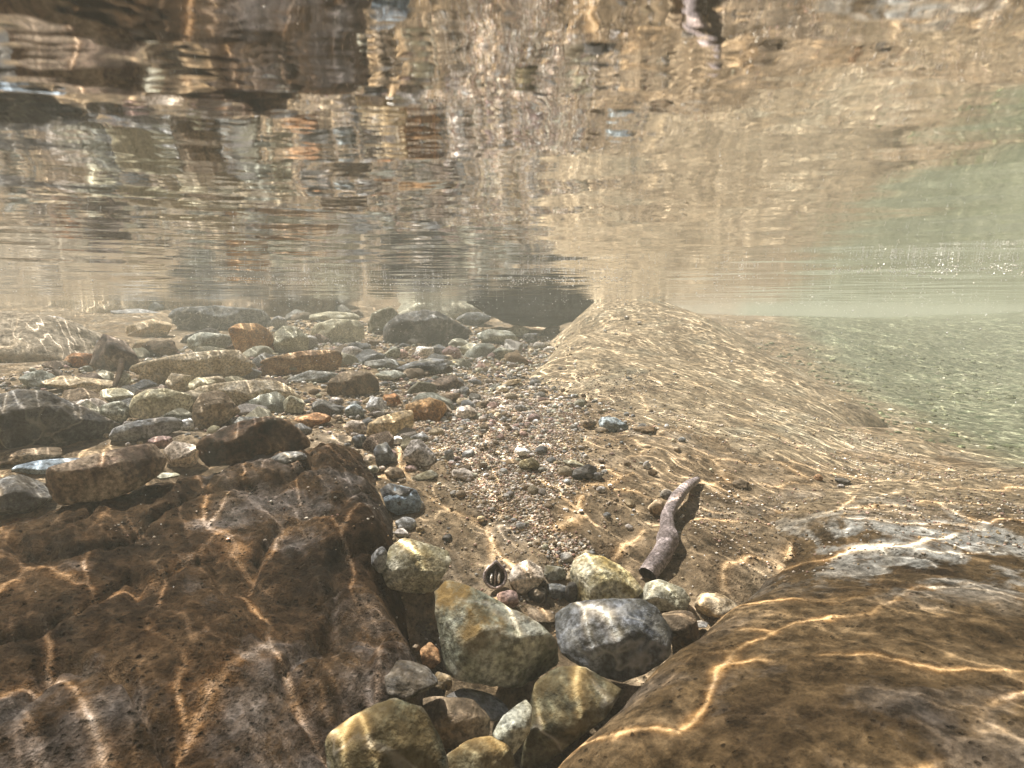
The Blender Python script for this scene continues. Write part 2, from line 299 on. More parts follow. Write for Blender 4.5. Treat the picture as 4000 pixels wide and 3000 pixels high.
# ------------------------------------------------------------ rocks
ICO = {}
def ico(n):
    if n not in ICO:
        bm = bmesh.new(); bmesh.ops.create_icosphere(bm, subdivisions=n, radius=1)
        ICO[n] = (np.array([v.co[:] for v in bm.verts]), np.array([[v.index for v in f.verts] for f in bm.faces])); bm.free()
        V, F = ICO[n]; ICO[n] = (V / np.linalg.norm(V, axis=1)[:, None], F)
    return ICO[n]
def rock_shape(seed, n, ang, tri=0, rough=1):
    """a worn polyhedral stone: soft minimum over random planes, then noise; fills the box -1..1"""
    rs = np.random.RandomState(seed); U, F = ico(n)
    k = 9 + rs.randint(6) if ang > .35 else 14
    N = rs.normal(size=(k, 3)); N /= np.linalg.norm(N, axis=1)[:, None]
    for _ in range(12):                                   # spread the planes out
        D = N[:, None] - N[None]; r = (D ** 2).sum(-1) + np.eye(k) * 9; N = N + .06 * (D / (r[..., None] ** 1.5)).sum(1); N /= np.linalg.norm(N, axis=1)[:, None]
    d = rs.uniform(1 - .32 * ang - .08, 1.12, k); p = 7 + 45 * ang ** 1.2
    Q = U.copy()
    s = (np.clip(Q @ N.T, 0, None) / d) ** p
    r = (s.sum(1) + 1e-9) ** (-1 / p); V = Q * np.clip(r, 0, 1.6)[:, None]
    if tri: V[:, 0] *= 1 - tri * .55 * (V[:, 2])                          # narrower at the top
    V = V + U * (.10 * fbm(U * 1.3 + seed % 97, 2) + rough * .035 * fbm(U * 4 + seed % 89, 3) + rough * .012 * fbm(U * 14 + seed % 53, 3) * (n > 3))[:, None]
    lo, hi = V.min(0), V.max(0); V = (V - (lo + hi) / 2) / ((hi - lo) / 2)
    return V, F
REFS = []
COLOUR = {'grey': 'grey', 'gran': 'speckled', 'brown': 'brown', 'pink': 'pinkish', 'tan': 'tan', 'green': 'grey green', 'darkgrey': 'dark grey', 'white': 'white', 'pale': 'pale', 'mottled': 'mottled brown', 'olive': 'olive'}
TAKEN = set()
def near_label(size, mat, kind, x, y, reach, generic):
    """colour, kind and the closest described stone it lies by"""
    best = sorted(REFS, key=lambda q: (q[0] - x) ** 2 + (q[1] - y) ** 2)[:3]
    for rx_, ry_, nm in best:
        if math.hypot(rx_ - x, ry_ - y) > reach: break
        dx, dy = x / y - rx_ / ry_, y - ry_
        rel = ('right of' if dx > 0 else 'left of') if abs(dx) * y > abs(dy) * .6 else ('behind' if dy > 0 else 'in front of')
        l = f'{size} {COLOUR[mat]} {kind} {rel} the {nm}'
        if l not in TAKEN and len(l.split()) <= 16: TAKEN.add(l); return l
    return generic
def outline_shape(poly, thick, seed, n, ang, rough=1):
    """a convex stone whose broad side has the given outline (x, z about the centre, metres)"""
    rs = np.random.RandomState(seed); U, F = ico(n); P = np.array(poly, float)
    P = P[np.argsort(np.arctan2(P[:, 1], P[:, 0]))]; E = np.roll(P, -1, 0) - P; L = np.hypot(E[:, 0], E[:, 1]); Nn = np.stack([E[:, 1], -E[:, 0]], 1) / L[:, None]
    d = (Nn * P).sum(1); d = np.maximum(d, .25 * np.hypot(*P.T).mean())
    N3 = []; D3 = []
    for (nx, nz), q in zip(Nn, d):
        N3.append((nx, 0, nz)); D3.append(q)
        for sg in (-1, 1):
            if sg < 0 and nz > .35:                             # a broad upper face turned to the viewer
                t = rs.uniform(.7, .95); N3.append(np.array([nx * math.cos(t), -math.sin(t), nz * math.cos(t)])); D3.append((q * math.cos(t) + thick * math.sin(t)) * rs.uniform(.58, .70)); continue
            if rs.uniform() < (.75 if ang < .55 else .25):
                t = rs.uniform(.6, 1.0); nn = np.array([nx * math.cos(t), sg * math.sin(t), nz * math.cos(t)]); N3.append(nn); D3.append((q * math.cos(t) + thick * math.sin(t)) * rs.uniform(.74, .88))
    for sg in (-1, 1):
        for _ in range(3):
            v = np.array([rs.uniform(-.4, .4), sg, rs.uniform(-.4, .4)]); v /= np.linalg.norm(v); N3.append(v); D3.append(thick * rs.uniform(.85, 1.05))
    w_, h_ = np.abs(P).max(0)
    for _ in range(int(3 + 2 * ang)):                       # broken facets
        v = np.array([rs.uniform(-.9, .9), -rs.uniform(.5, 1), rs.uniform(-.8, .9)]); v /= np.linalg.norm(v)
        N3.append(v); D3.append(math.sqrt((v[0] * w_) ** 2 + (v[1] * thick) ** 2 + (v[2] * h_) ** 2) * rs.uniform(.74, .88))
    N3 = np.array(N3); D3 = np.array(D3); p = 16 + 60 * ang ** 1.2
    q = (np.clip(U @ N3.T, 0, None) / D3) ** p; r = (q.sum(1)) ** (-1 / p); V = U * r[:, None]; sc = np.hypot(*P.T).mean()
    V = V + U * (sc * rough * (.03 * fbm(U * 1.6 + seed % 97, 2) + .035 * fbm(V / sc * 3.0 + seed % 89, 3) + .016 * fbm(V / sc * 12 + seed % 53, 3, gain=.6)))[:, None]
    for ax, col in ((0, 0), (2, 1)):
        lo, hi = V[:, ax].min(), V[:, ax].max(); a, b = P[:, col].min(), P[:, col].max(); V[:, ax] = (V[:, ax] - lo) / (hi - lo) * (b - a) + a
    return V, F
OUT = {
 1068: [(938,1275),(968,1253),(1008,1266),(1164,1349),(1196,1383),(1210,1437),(1176,1458),(1124,1487),(1064,1483),(980,1463),(962,1435),(944,1339)],
 1324: [(1196,1325),(1230,1303),(1288,1297),(1384,1294),(1424,1319),(1454,1371),(1444,1419),(1396,1455),(1344,1473),(1284,1455),(1216,1419),(1198,1371)],
 1308: [(1236,1211),(1264,1193),(1304,1203),(1360,1235),(1390,1275),(1372,1291),(1256,1313),(1240,1291),(1230,1243)],
 893: [(820,1267),(840,1183),(868,1163),(912,1171),(968,1191),(974,1215),(936,1279),(904,1285),(852,1275)],
 1436: [(1380,1291),(1396,1259),(1424,1251),(1476,1271),(1492,1295),(1480,1317),(1416,1319)],
 828: [(698,1690),(700,1591),(736,1560),(796,1523),(852,1507),(912,1527),(952,1591),(968,1643),(960,1690)],
 975: [(900,1511),(944,1503),(1024,1511),(1060,1551),(1056,1591),(992,1619),(944,1611)],
 1107: [(1064,1587),(1088,1547),(1136,1511),(1150,1531),(1144,1583),(1104,1639),(1080,1611)],
 1035: [(940,1651),(1008,1599),(1056,1589),(1096,1611),(1114,1651),(1112,1691),(944,1691)],
 1235: [(1124,1659),(1136,1571),(1156,1471),(1204,1441),(1264,1439),(1344,1491),(1304,1551),(1204,1631),(1144,1671)],
 998: [(956,1251),(968,1171),(992,1163),(1024,1211),(1044,1275),(1040,1291),(968,1275)],
 1137: [(1098,1251),(1108,1223),(1140,1209),(1172,1227),(1176,1251),(1152,1279),(1120,1285)],
 545: [(422,974),(433,954),(520,914),(587,898),(627,904),(667,941),(672,964),(633,981),(567,994),(467,1008),(430,1001)],
 225: [(97,1054),(110,1008),(200,984),(287,961),(333,956),(362,988),(350,1021),(283,1064),(233,1081),(133,1091)],
 105: [(-53,978),(-40,868),(43,840),(110,848),(167,878),(263,923),(233,964),(160,978),(67,984)],
 468: [(417,874),(433,851),(467,843),(483,848),(520,891),(500,904),(477,924),(433,929),(415,914)],
 347: [(277,881),(287,858),(317,841),(360,839),(413,854),(418,871),(397,901),(333,910),(283,901)],
 412: [(277,798),(333,774),(407,768),(467,756),(533,754),(550,781),(547,801),(467,822),(333,840),(283,828)],
 547: [(492,711),(510,699),(560,698),(583,714),(600,748),(590,771),(550,778),(510,760)],
 922: [(826,748),(831,704),(855,681),(895,669),(945,669),(971,684),(1018,714),(1020,734),(995,748),(908,754)],
 842: [(791,938),(798,914),(821,901),(861,889),(891,885),(895,914),(881,944),(821,953),(797,950)],
 907: [(871,978),(888,951),(908,949),(941,981),(938,1004),(901,1011),(875,994)],
 836: [(806,975),(812,963),(835,954),(861,998),(848,1011),(815,1011)],
 925: [(875,874),(928,858),(961,868),(966,884),(945,914),(901,908),(880,895)],
 475: [(362,678),(383,664),(467,659),(567,668),(595,701),(560,718),(433,735),(373,728)],
 650: [(560,795),(590,775),(650,757),(715,755),(740,770),(735,788),(690,808),(620,815),(570,808)],
 862: [(821,1058),(841,1044),(898,1058),(910,1081),(905,1108),(861,1114),(838,1101)],
 1325: [(1292,910),(1298,900),(1330,901),(1358,919),(1357,930),(1325,936),(1298,926)],
 315: [(234,945),(245,925),(290,910),(360,900),(390,905),(396,920),(360,940),(300,952),(250,957)],
 540: [(416,860),(430,835),(500,822),(580,818),(620,830),(650,862),(610,882),(520,888),(450,880)],
 764: [(705,850),(712,820),(745,802),(800,802),(818,822),(820,845),(790,858),(730,862)],
 730: [(671,722),(680,700),(720,688),(770,690),(788,705),(788,735),(770,748),(690,745)],
 628: [(588,760),(592,720),(610,704),(640,706),(668,730),(665,755),(630,770)],
 1262: [(1235,1030),(1240,1015),(1270,1002),(1290,1010),(1288,1028),(1262,1042),(1245,1040)],
 929: [(907,1402),(930,1387),(948,1405),(952,1430),(935,1445),(915,1438)],
 957: [(938,1458),(945,1451),(974,1460),(977,1480),(970,1492),(940,1485)]}
def place_outline(name, poly, mat, thick, ang, Y, seed):
    P = np.array(poly, float); cx, cy = (P.min(0) + P.max(0)) / 2; hh = (P[:, 1].max() - P[:, 1].min()) / 2; hw = (P[:, 0].max() - P[:, 0].min()) / 2
    d = ray(cx, cy); L = np.linalg.norm(d)
    if Y is None:
        Yf = hit(cx, cy + .8 * hh)[1]; Y = Yf + .45 * thick * min(hw, hh) * Yf / FPX
    depth = Y / d[1]; pos = d * depth; fwd = d / L; rt = np.array([cP, 0, 0]) if False else np.cross(fwd, [0, 0, 1.]); rt /= np.linalg.norm(rt); up = np.cross(rt, fwd)
    pl = []
    for q in P:                                              # points of the outline on the plane square to the line of sight
        e = ray(*q); t = (pos @ fwd) / (e @ fwd); v = e * t - pos; pl.append((v @ rt, v @ up))
    pl = np.array(pl); ctr = (pl.min(0) + pl.max(0)) / 2; pos = pos + rt * ctr[0] + up * ctr[1]; pl = pl - ctr
    th = thick * min(np.ptp(pl[:, 0]), np.ptp(pl[:, 1])) / 2
    V, F = outline_shape(pl, th, seed, 5 if hw > 30 else 4, ang)
    o = link(name, mesh(name, V, F, M[mat]), loc=pos); mtx = Matrix((rt, fwd, up)).transposed(); o.rotation_euler = mtx.to_euler(); return o
def place_rock(name, cx, cy, hw, hh, roll, mat, label, ang=.5, dr=.8, Y=None, tri=0, seed=None, group=None, cat=None, sink=.0):
    seed = seed if seed is not None else int(cx * 7 + cy * 13)
    if cx in OUT:
        o = place_outline(name, OUT[cx], mat, dr + .15, ang, Y, seed)
        return tag(o, label, cat or {'rock': 'rock', 'boulder': 'boulder', 'pebble': 'pebble'}[name], group or {'pebble': 'pebbles lying on the stream bed', 'boulder': 'boulders on the stream bed'}.get(name, 'rocks lying on the stream bed'))
    Yf = hit(cx, min(cy + .8 * hh, 2200))[1] if Y is None else Y
    k = 1 / (FPX * ray(cx, cy)[1])
    rx = hw * Yf * k; h_ = hh * Yf * k
    beta = max(0.02, -ray(cx, cy)[2] / ray(cx, cy)[1]); sb = math.sin(math.atan(beta))
    ry = dr * min(rx, h_ * 2.6); ry = min(ry, .85 * h_ / sb)
    Yc = Yf + .5 * ry if Y is None else Y
    g = Yc / Yf; rx *= g; h_ *= g
    rz = math.sqrt(max(h_ ** 2 - (ry * sb) ** 2, (.4 * h_) ** 2))
    P = at(cx, cy, Yc)
    n = 5 if hw > 60 else (4 if hw > 18 else 3)
    V, F = rock_shape(seed, n, ang, tri)
    V = V * np.array([rx, ry, rz])
    a_ = R(roll)
    if roll:                                                # keep the outline's width and height when tilted
        c, s = math.cos(a_), math.sin(a_)
        V = np.stack([V[:, 0] * c + V[:, 2] * s, V[:, 1], -V[:, 0] * s + V[:, 2] * c], 1)
        ex, ez = np.abs(V[:, 0]).max(), np.abs(V[:, 2]).max(); V[:, 0] *= rx / ex; V[:, 2] *= max(rz, .9 * h_ * (1 if beta < .25 else .8)) / ez
    P[2] -= sink
    o = link(name, mesh(name, V, F, M[mat]), loc=P)
    tag(o, label, cat or {'rock': 'rock', 'boulder': 'boulder', 'pebble': 'pebble'}.get(name, 'rock'), group or {'pebble': 'pebbles lying on the stream bed', 'boulder': 'boulders on the stream bed'}.get(name, 'rocks lying on the stream bed'))
    return o
rocks = [
 # left background
 ('boulder', -40, 775, 310, 112, 0, 'bank', 'broad smooth sandy boulder at the far left edge reaching the surface', dict(ang=.15, dr=.7, Y=2.7)),
 ('rock', 300, 682, 62, 18, 4, 'grey', 'faint flat grey slab behind the sandy boulder at upper left', dict(dr=1, Y=4.6)),
 ('rock', 322, 711, 46, 23, -8, 'tan', 'yellow brown stone wedged left of the big dark slab', dict()),
 ('boulder', 475, 694, 118, 38, 3, 'darkgrey', 'long dark overhanging slab just below the surface in the left background', dict(ang=.7, dr=.7, Y=4.1)),
 ('rock', 346, 753, 39, 21, 0, 'brown', 'round brown stone beside the grey green dome stone', dict(ang=.3)),
 ('rock', 255, 766, 49, 45, 0, 'mottled', 'upright brown block with grey lower half behind the twigs', dict(ang=.4)),
 ('rock', 172, 757, 31, 15, 0, 'tan', 'small yellow stone on top of an orange one at left', dict(ang=.3)),
 ('rock', 175, 779, 31, 18, 0, 'orange', 'small orange stone with dark underside at left', dict(ang=.3)),
 ('rock', 458, 744, 50, 27, 0, 'green', 'grey green dome shaped stone in front of the dark slab', dict(ang=.2)),
 ('rock', 428, 728, 42, 20, -28, 'dark', 'thin dark slab leaning behind the grey green dome stone', dict(ang=.7, dr=.5)),
 ('rock', 547, 738, 55, 41, 10, 'rust', 'upright orange brown stone crossed by fine light ripples', dict(ang=.35, dr=.5)),
 ('rock', 628, 737, 41, 33, 0, 'pale', 'pale speckled angular stone right of the orange brown one', dict()),
 ('rock', 603, 699, 18, 17, 0, 'grey', 'small grey stone standing at the end of the long dark slab', dict()),
 ('rock', 665, 741, 24, 17, 0, 'grey', 'small grey stone leaning on the pale speckled angular one', dict()),
 ('rock', 730, 722, 60, 33, 0, 'pale', 'pale topped boulder with dark base left of the leaning slab', dict(ang=.5)),
 ('rock', 722, 686, 56, 13, 0, 'pale', 'low pale stone behind the pale topped boulder', dict()),
 ('boulder', 412, 792, 138, 39, -10, 'tan', 'long tan boulder with hollow dark left end and raised right end', dict(ang=.3, dr=.5, seed=11)),
 ('boulder', 650, 783, 92, 29, -7, 'rust', 'long rounded rusty orange boulder left of centre', dict(ang=.15, dr=.55)),
 ('rock', 763, 765, 25, 18, 0, 'gran', 'small round white and brown stone at the end of the rusty boulder', dict(ang=.3)),
 ('pebble', 267, 821, 15, 18, 0, 'pale', 'small pale pebble beside the upright twig', dict()),
 ('rock', 388, 829, 26, 23, 0, 'tan', 'small tan stone below the hollow of the long tan boulder', dict()),
 ('rock', 540, 850, 112, 35, 6, 'tan', 'wide flat tan grey rock behind the cone shaped stone', dict(ang=.4, dr=.9)),
 ('rock', 437, 834, 27, 20, 0, 'pale', 'pale stone at the left end of the wide flat rock', dict()),
 ('rock', 347, 874, 71, 37, -3, 'pale', 'bright cream smooth rounded stone in the left rock pile', dict(ang=.25)),
 ('rock', 468, 887, 52, 45, 0, 'brown', 'brown cone shaped stone right of the bright cream one', dict(ang=.4, tri=.6)),
 ('rock', 85, 821, 41, 24, 12, 'green', 'grey green blunt stone above the mossy dark rock', dict()),
 ('rock', 180, 828, 64, 22, 12, 'tan', 'flat sandy slab lying under the twigs', dict(dr=1)),
 ('rock', 178, 868, 52, 30, 18, 'brown', 'brown slab sloping behind the mossy dark rock', dict()),
 ('rock', 255, 856, 36, 18, 0, 'pale', 'pale yellowish stone left of the bright cream one', dict()),
 ('rock', 250, 893, 29, 27, 0, 'green', 'dark greenish wedge between cream stone and mossy rock', dict()),
 ('boulder', 105, 908, 160, 64, 14, 'dark', 'large dark mossy boulder with speckled flank at the left edge', dict(ang=.5, dr=.6, seed=23)),
 ('rock', 315, 929, 83, 26, -10, 'grey', 'long flat grey stone pointing up to the right below the cream one', dict(ang=.35)),
 ('pebble', 402, 918, 15, 15, 0, 'white', 'small white pebble at the right tip of the long flat grey stone', dict()),
 ('rock', 50, 985, 87, 25, -4, 'brown', 'brown rounded stone at the left edge under the mossy boulder', dict(ang=.25)),
 ('rock', 118, 1006, 88, 20, -2, 'blue', 'flat bluish grey stone at left behind the mottled boulder', dict(ang=.3)),
 ('boulder', 225, 1022, 136, 58, -16, 'mottled', 'mottled dark brown boulder tilted beside the big left foreground boulder', dict(ang=.3, dr=.6, seed=31)),
 ('boulder', 20, 1072, 90, 50, 0, 'dark', 'nearly black boulder standing for the shadowed cavity at the left edge under the mottled one', dict(ang=.4, Y=1.0)),  # dark stone put in where there is only a cavity in shadow
 ('pebble', 345, 956, 25, 15, 0, 'pink', 'small pinkish stone on the tip of the mottled boulder', dict()),
 ('rock', 398, 985, 38, 33, 0, 'gran', 'speckled granite stone between mottled boulder and dark orange boulder', dict(ang=.4)),
 ('pebble', 360, 1027, 31, 9, -4, 'pale', 'thin pale sliver at the foot of the mottled boulder', dict()),
 ('boulder', 545, 955, 128, 50, -10, 'umber', 'dark rust boulder with bright right shoulder on top of the left foreground', dict(ang=.3, dr=.55, seed=6)),
 ('pebble', 622, 989, 39, 15, -5, 'darkgrey', 'oval dark grey pebble below the dark rust boulder', dict(ang=.1)),
 ('rock', 530, 911, 46, 13, 0, 'slate', 'flat striped grey stone behind the dark rust boulder', dict()),
 ('rock', 675, 908, 39, 17, -8, 'orange', 'orange tan flat stone right of the dark rust boulder', dict(ang=.4)),
 ('rock', 635, 875, 23, 23, 0, 'pale', 'pale grey speckled stone above the orange tan flat one', dict(ang=.4)),
 ('rock', 30, 1130, 62, 17, -8, 'orange', 'orange lit stone sliver at the far left edge', dict(Y=.97)),
 # centre background
 ('boulder', 922, 712, 99, 44, 3, 'dark', 'large dark flat topped boulder in the middle background', dict(ang=.85, dr=.75, seed=77)),
 ('rock', 826, 694, 44, 32, -32, 'olive', 'olive slab leaning against the left of the large dark boulder', dict(ang=.6, dr=.5)),
 ('rock', 1075, 729, 45, 19, 5, 'green', 'grey ridged stone in front of the black background rock', dict(ang=.7)),
 ('rock', 1022, 690, 38, 16, 0, 'darkgrey', 'dark stone between the two large background boulders', dict()),
 ('rock', 1120, 716, 24, 15, 0, 'green', 'small greenish stone under the black background rock', dict()),
 ('rock', 1146, 733, 17, 14, 0, 'darkgrey', 'small dark cube like stone by the tan boulder edge', dict(ang=.7)),
 ('rock', 1190, 714, 20, 12, -15, 'brown', 'small brown stone leaning on the tan boulder edge', dict()),
 ('rock', 1165, 748, 15, 9, 0, 'grey', 'small grey stone below the dark cube like one', dict()),
 ('rock', 1026, 757, 34, 17, 0, 'pale', 'pale greenish stone right of a pink one in the middle', dict(ang=.4)),
 ('rock', 1083, 765, 20, 16, 0, 'green', 'grey green lump right of the pale greenish stone', dict()),
 ('rock', 866, 765, 17, 11, 0, 'pink', 'small pink stone touching a white one under the dark boulder', dict()),
 ('rock', 915, 761, 22, 15, -10, 'white', 'white wedge stone under the large dark boulder', dict()),
 ('rock', 848, 764, 20, 15, -20, 'green', 'greenish slanted stone left of the small pink one', dict()),
 ('rock', 948, 758, 17, 15, 0, 'darkgrey', 'small dark grey stone between white wedge and orange pink stone', dict()),
 ('rock', 976, 765, 21, 16, 0, 'pink', 'round orange pink stone in the middle row', dict(ang=.3)),
 ('rock', 800, 742, 22, 9, 0, 'brown', 'flat brown stone at the foot of the leaning olive slab', dict()),
 ('rock', 825, 786, 39, 13, 3, 'slate', 'thin layered slate left of the dark wedge slab', dict(ang=.6)),
 ('rock', 915, 793, 63, 19, -6, 'darkgrey', 'dark wedge slab with pointed right end in the middle', dict(ang=.7)),
 ('rock', 985, 786, 23, 10, 0, 'tan', 'flat tan stone right of the dark wedge slab', dict()),
 ('rock', 677, 814, 57, 16, -4, 'slate', 'long striped slate below the rusty boulder', dict(ang=.6, dr=.6)),
 ('rock', 764, 832, 58, 32, 0, 'brown', 'rounded dark brown rock with shaded front right of the striped slate', dict(ang=.3)),
 ('rock', 845, 812, 32, 13, 4, 'green', 'flat greenish stone behind the blue grey oval', dict()),
 ('rock', 862, 834, 29, 11, 0, 'blue', 'blue grey oval stone right of the rounded dark brown rock', dict(ang=.15)),
 ('pebble', 898, 831, 12, 7, 0, 'dark', 'small black pebble beside the blue grey oval', dict()),
 ('pebble', 725, 867, 17, 10, 0, 'gran', 'purple grey oval pebble below the rounded dark brown rock', dict(ang=.15)),
 ('pebble', 692, 873, 18, 11, -10, 'grey', 'smooth grey pebble left of the purple grey oval', dict(ang=.2)),
 ('rock', 716, 884, 28, 12, 0, 'grey', 'flat grey stone in front of two smooth pebbles', dict()),
 ('rock', 812, 880, 23, 23, 0, 'white', 'bright white quartz stone in the middle of the gravel', dict(ang=.6)),
 ('rock', 848, 867, 21, 16, 15, 'orange', 'orange pointed stone behind the white quartz', dict(ang=.6)),
 ('rock', 767, 888, 22, 18, 10, 'blue', 'triangular dark blue slate left of the white quartz', dict(ang=.7, tri=.8)),
 ('rock', 925, 889, 49, 29, 10, 'rust', 'reddish brown wedge rock right of the white quartz', dict(ang=.6)),
 ('boulder', 842, 919, 53, 35, -12, 'tan', 'upright cream tan block with dark left corner in the gravel', dict(ang=.6, dr=.45)),
 ('rock', 970, 860, 27, 15, -15, 'brown', 'brown grey stone behind the pale oval in the gravel', dict()),
 ('rock', 1002, 847, 15, 13, 0, 'darkgrey', 'small dark stone at the end of a brown grey one', dict()),
 ('rock', 1006, 893, 26, 18, -12, 'gran', 'pale grey oval stone right of the reddish wedge', dict(ang=.2)),
 ('pebble', 1000, 867, 15, 9, 0, 'tan', 'tan pebble touching the top of the pale grey oval', dict()),
 ('pebble', 1029, 871, 11, 8, 0, 'gran', 'light pebble first right of the tan one', dict()),
 ('pebble', 1049, 874, 11, 9, 0, 'brown', 'brown pebble second right of the tan one', dict()),
 ('rock', 1105, 827, 21, 9, -25, 'tan', 'elongated tan stone tilted up at the tan boulder foot', dict(ang=.3)),
 ('rock', 1085, 842, 14, 9, 0, 'tan', 'small tan lump below the elongated tilted stone', dict()),
 ('pebble', 1125, 882, 14, 9, 0, 'grey', 'lone grey pebble on the sandy slope right of the gravel', dict()),
 ('rock', 768, 925, 25, 17, 0, 'gran', 'rounded brownish grey stone left of the cream tan block', dict(ang=.3)),
 ('rock', 776, 953, 16, 16, 0, 'darkgrey', 'small dark stone under the rounded brownish grey one', dict()),
 ('rock', 836, 984, 29, 28, 20, 'darkgrey', 'dark wedge stone with bright cut face below the tan block', dict(ang=.8)),
 ('rock', 907, 981, 36, 32, 15, 'gran', 'light grey smooth egg shaped stone in the lower gravel', dict(ang=.35)),
 ('rock', 905, 946, 21, 12, 0, 'grey', 'small grey stone above the light egg shaped one', dict()),
 ('pebble', 858, 952, 13, 10, 0, 'white', 'small white pebble between tan block and egg shaped stone', dict(ang=.3)),
 ('pebble', 798, 993, 14, 13, 0, 'gran', 'grey pebble left of the dark wedge stone', dict()),
 ('pebble', 806, 1014, 13, 10, 0, 'green', 'greenish pebble below the dark wedge stone', dict()),
 ('rock', 853, 1023, 23, 16, 20, 'brown', 'brown smooth stone tilted under the dark wedge', dict(ang=.3)),
 ('pebble', 888, 1012, 14, 7, 0, 'pink', 'flat pink pebble under the egg shaped stone', dict()),
 ('rock', 916, 1029, 29, 15, -15, 'olive', 'dark olive stone at the lower end of the gravel', dict()),
 ('rock', 957, 1017, 20, 19, 20, 'grey', 'grey stone right of the dark olive one', dict(ang=.4)),
 ('rock', 999, 1025, 25, 13, 5, 'gran', 'low purplish stone at the gravel edge', dict(ang=.4)),
 ('rock', 970, 985, 10, 15, 0, 'grey', 'upright small grey stone right of the egg shaped one', dict()),
 ('boulder', 862, 1076, 46, 36, 8, 'dark', 'black angular rock with smooth slanting top beside the left boulder', dict(ang=.7, dr=.6)),
 ('pebble', 908, 1092, 9, 10, 0, 'gran', 'small purplish pebble touching the black angular rock', dict()),
 ('pebble', 877, 1131, 23, 15, 5, 'grey', 'grey oval pebble below the black angular rock', dict(ang=.2)),
 ('pebble', 868, 1152, 17, 10, 0, 'gran', 'flat pebble under the grey oval by the left boulder', dict()),
 ('pebble', 908, 1144, 10, 8, 0, 'tan', 'tiny tan pebble right of the grey oval', dict()),
 ('pebble', 966, 1164, 11, 11, 0, 'dark', 'small black pebble above the granite slab', dict()),
 ('boulder', 1325, 916, 34, 18, 10, 'blue', 'blue striped slate lying alone on the tan slope', dict(ang=.6)),
 ('pebble', 1272, 915, 17, 12, 0, 'brown', 'brown pebble left of the blue striped slate', dict()),
 ('pebble', 1300, 929, 16, 7, 0, 'brown', 'flat dark pebble under the blue striped slate', dict()),
 ('pebble', 1394, 928, 28, 9, 0, 'brown', 'low brown stone right of the blue striped slate', dict()),
 ('pebble', 1128, 975, 17, 9, 5, 'white', 'pale grey oval pebble balanced on an olive stone', dict(ang=.15, Y=1.27)),
 ('rock', 1144, 1003, 23, 17, 10, 'olive', 'olive yellow stone under the pale oval pebble', dict(ang=.4)),
 ('pebble', 1103, 999, 18, 9, 0, 'brown', 'brown flat stone left of the olive yellow one', dict()),
 ('rock', 1262, 1022, 29, 20, -15, 'dark', 'black pointed stone in the middle of the slope', dict(ang=.8)),
 ('rock', 1240, 1001, 24, 9, 10, 'olive', 'olive slab behind the black pointed stone', dict()),
 ('pebble', 1290, 1029, 12, 10, 0, 'grey', 'grey pebble right of the black pointed stone', dict()),
 ('pebble', 1177, 871, 13, 6, 0, 'brown', 'dark brown flat pebble high on the tan slope', dict()),
 ('pebble', 1440, 1068, 15, 13, 0, 'grey', 'grey pebble left of the upper end of the driftwood', dict(ang=.3)),
 ('rock', 1416, 1098, 18, 21, 0, 'brown', 'dark round brown stone left of the driftwood', dict(ang=.3)),
 ('pebble', 1599, 1045, 19, 10, 0, 'brown', 'brown pebble right of the driftwood tip', dict()),
 ('pebble', 1767, 1032, 10, 8, 0, 'orange', 'small orange pebble on the right slope', dict()),
 ('pebble', 1820, 1038, 17, 6, 8, 'dark', 'flat black pebble right of the small orange one', dict()),
 ('pebble', 1816, 1051, 8, 6, 0, 'gran', 'tiny pale pebble under the flat black one', dict()),
 ('pebble', 1398, 1005, 9, 10, 0, 'white', 'small whitish pebble above the driftwood', dict()),
 ('pebble', 1410, 1021, 11, 8, 0, 'brown', 'small brown pebble under the whitish one', dict()),
 # foreground hollow
 ('rock', 817, 1214, 19, 33, 15, 'grey', 'narrow upright grey stone left of the pale block', dict(ang=.3)),
 ('boulder', 998, 1225, 48, 62, 0, 'gran', 'triangular granite slab standing behind the pale olive block', dict(ang=.4, dr=.3, Y=.99, tri=.7)),
 ('boulder', 893, 1224, 81, 62, 8, 'lichen', 'pale olive angular block overhanging the dark hollow', dict(ang=.75, dr=.7, Y=.87, seed=5)),
 ('boulder', 1068, 1382, 138, 126, 28, 'block', 'large olive triangular cobble in the lower middle', dict(ang=.9, dr=.6, Y=.70, seed=19)),
 ('boulder', 1324, 1384, 131, 92, 8, 'darkgrey', 'large dark grey blocky cobble with olive top beside the triangular one', dict(ang=.85, dr=.7, Y=.72, seed=28)),
 ('boulder', 1308, 1256, 81, 62, 18, 'yellow', 'pale yellow cobble behind the dark grey blocky one', dict(ang=.6, dr=.7, Y=.86, seed=41)),
 ('rock', 1436, 1287, 58, 36, 8, 'pale', 'pale green stone at the lower end of the driftwood', dict(ang=.4, Y=.83)),
 ('rock', 1545, 1311, 45, 29, 0, 'tan', 'oval tan stone against the right boulder', dict(ang=.2, Y=.82)),
 ('rock', 1467, 1356, 46, 43, 15, 'brown', 'brown stone between dark grey cobble and right boulder', dict(ang=.4, Y=.77)),
 ('rock', 1137, 1250, 41, 39, 0, 'gran', 'whitish rounded stone right of the walnut shell', dict(ang=.45)),
 ('pebble', 1097, 1296, 24, 22, 0, 'pink', 'round pinkish brown disc below the walnut shell', dict(ang=.15)),
 ('rock', 1199, 1239, 25, 19, 0, 'olive', 'small dark olive stone behind the black pebbles', dict()),
 ('pebble', 1161, 1288, 21, 22, 0, 'dark', 'round black pebble right of the pinkish disc', dict(ang=.1)),
 ('pebble', 1203, 1275, 24, 20, 25, 'darkgrey', 'black pebble with a white edge left of the pale yellow cobble', dict(ang=.6)),
 ('pebble', 1234, 1283, 15, 27, 0, 'dark', 'narrow dark pebble against the pale yellow cobble', dict()),
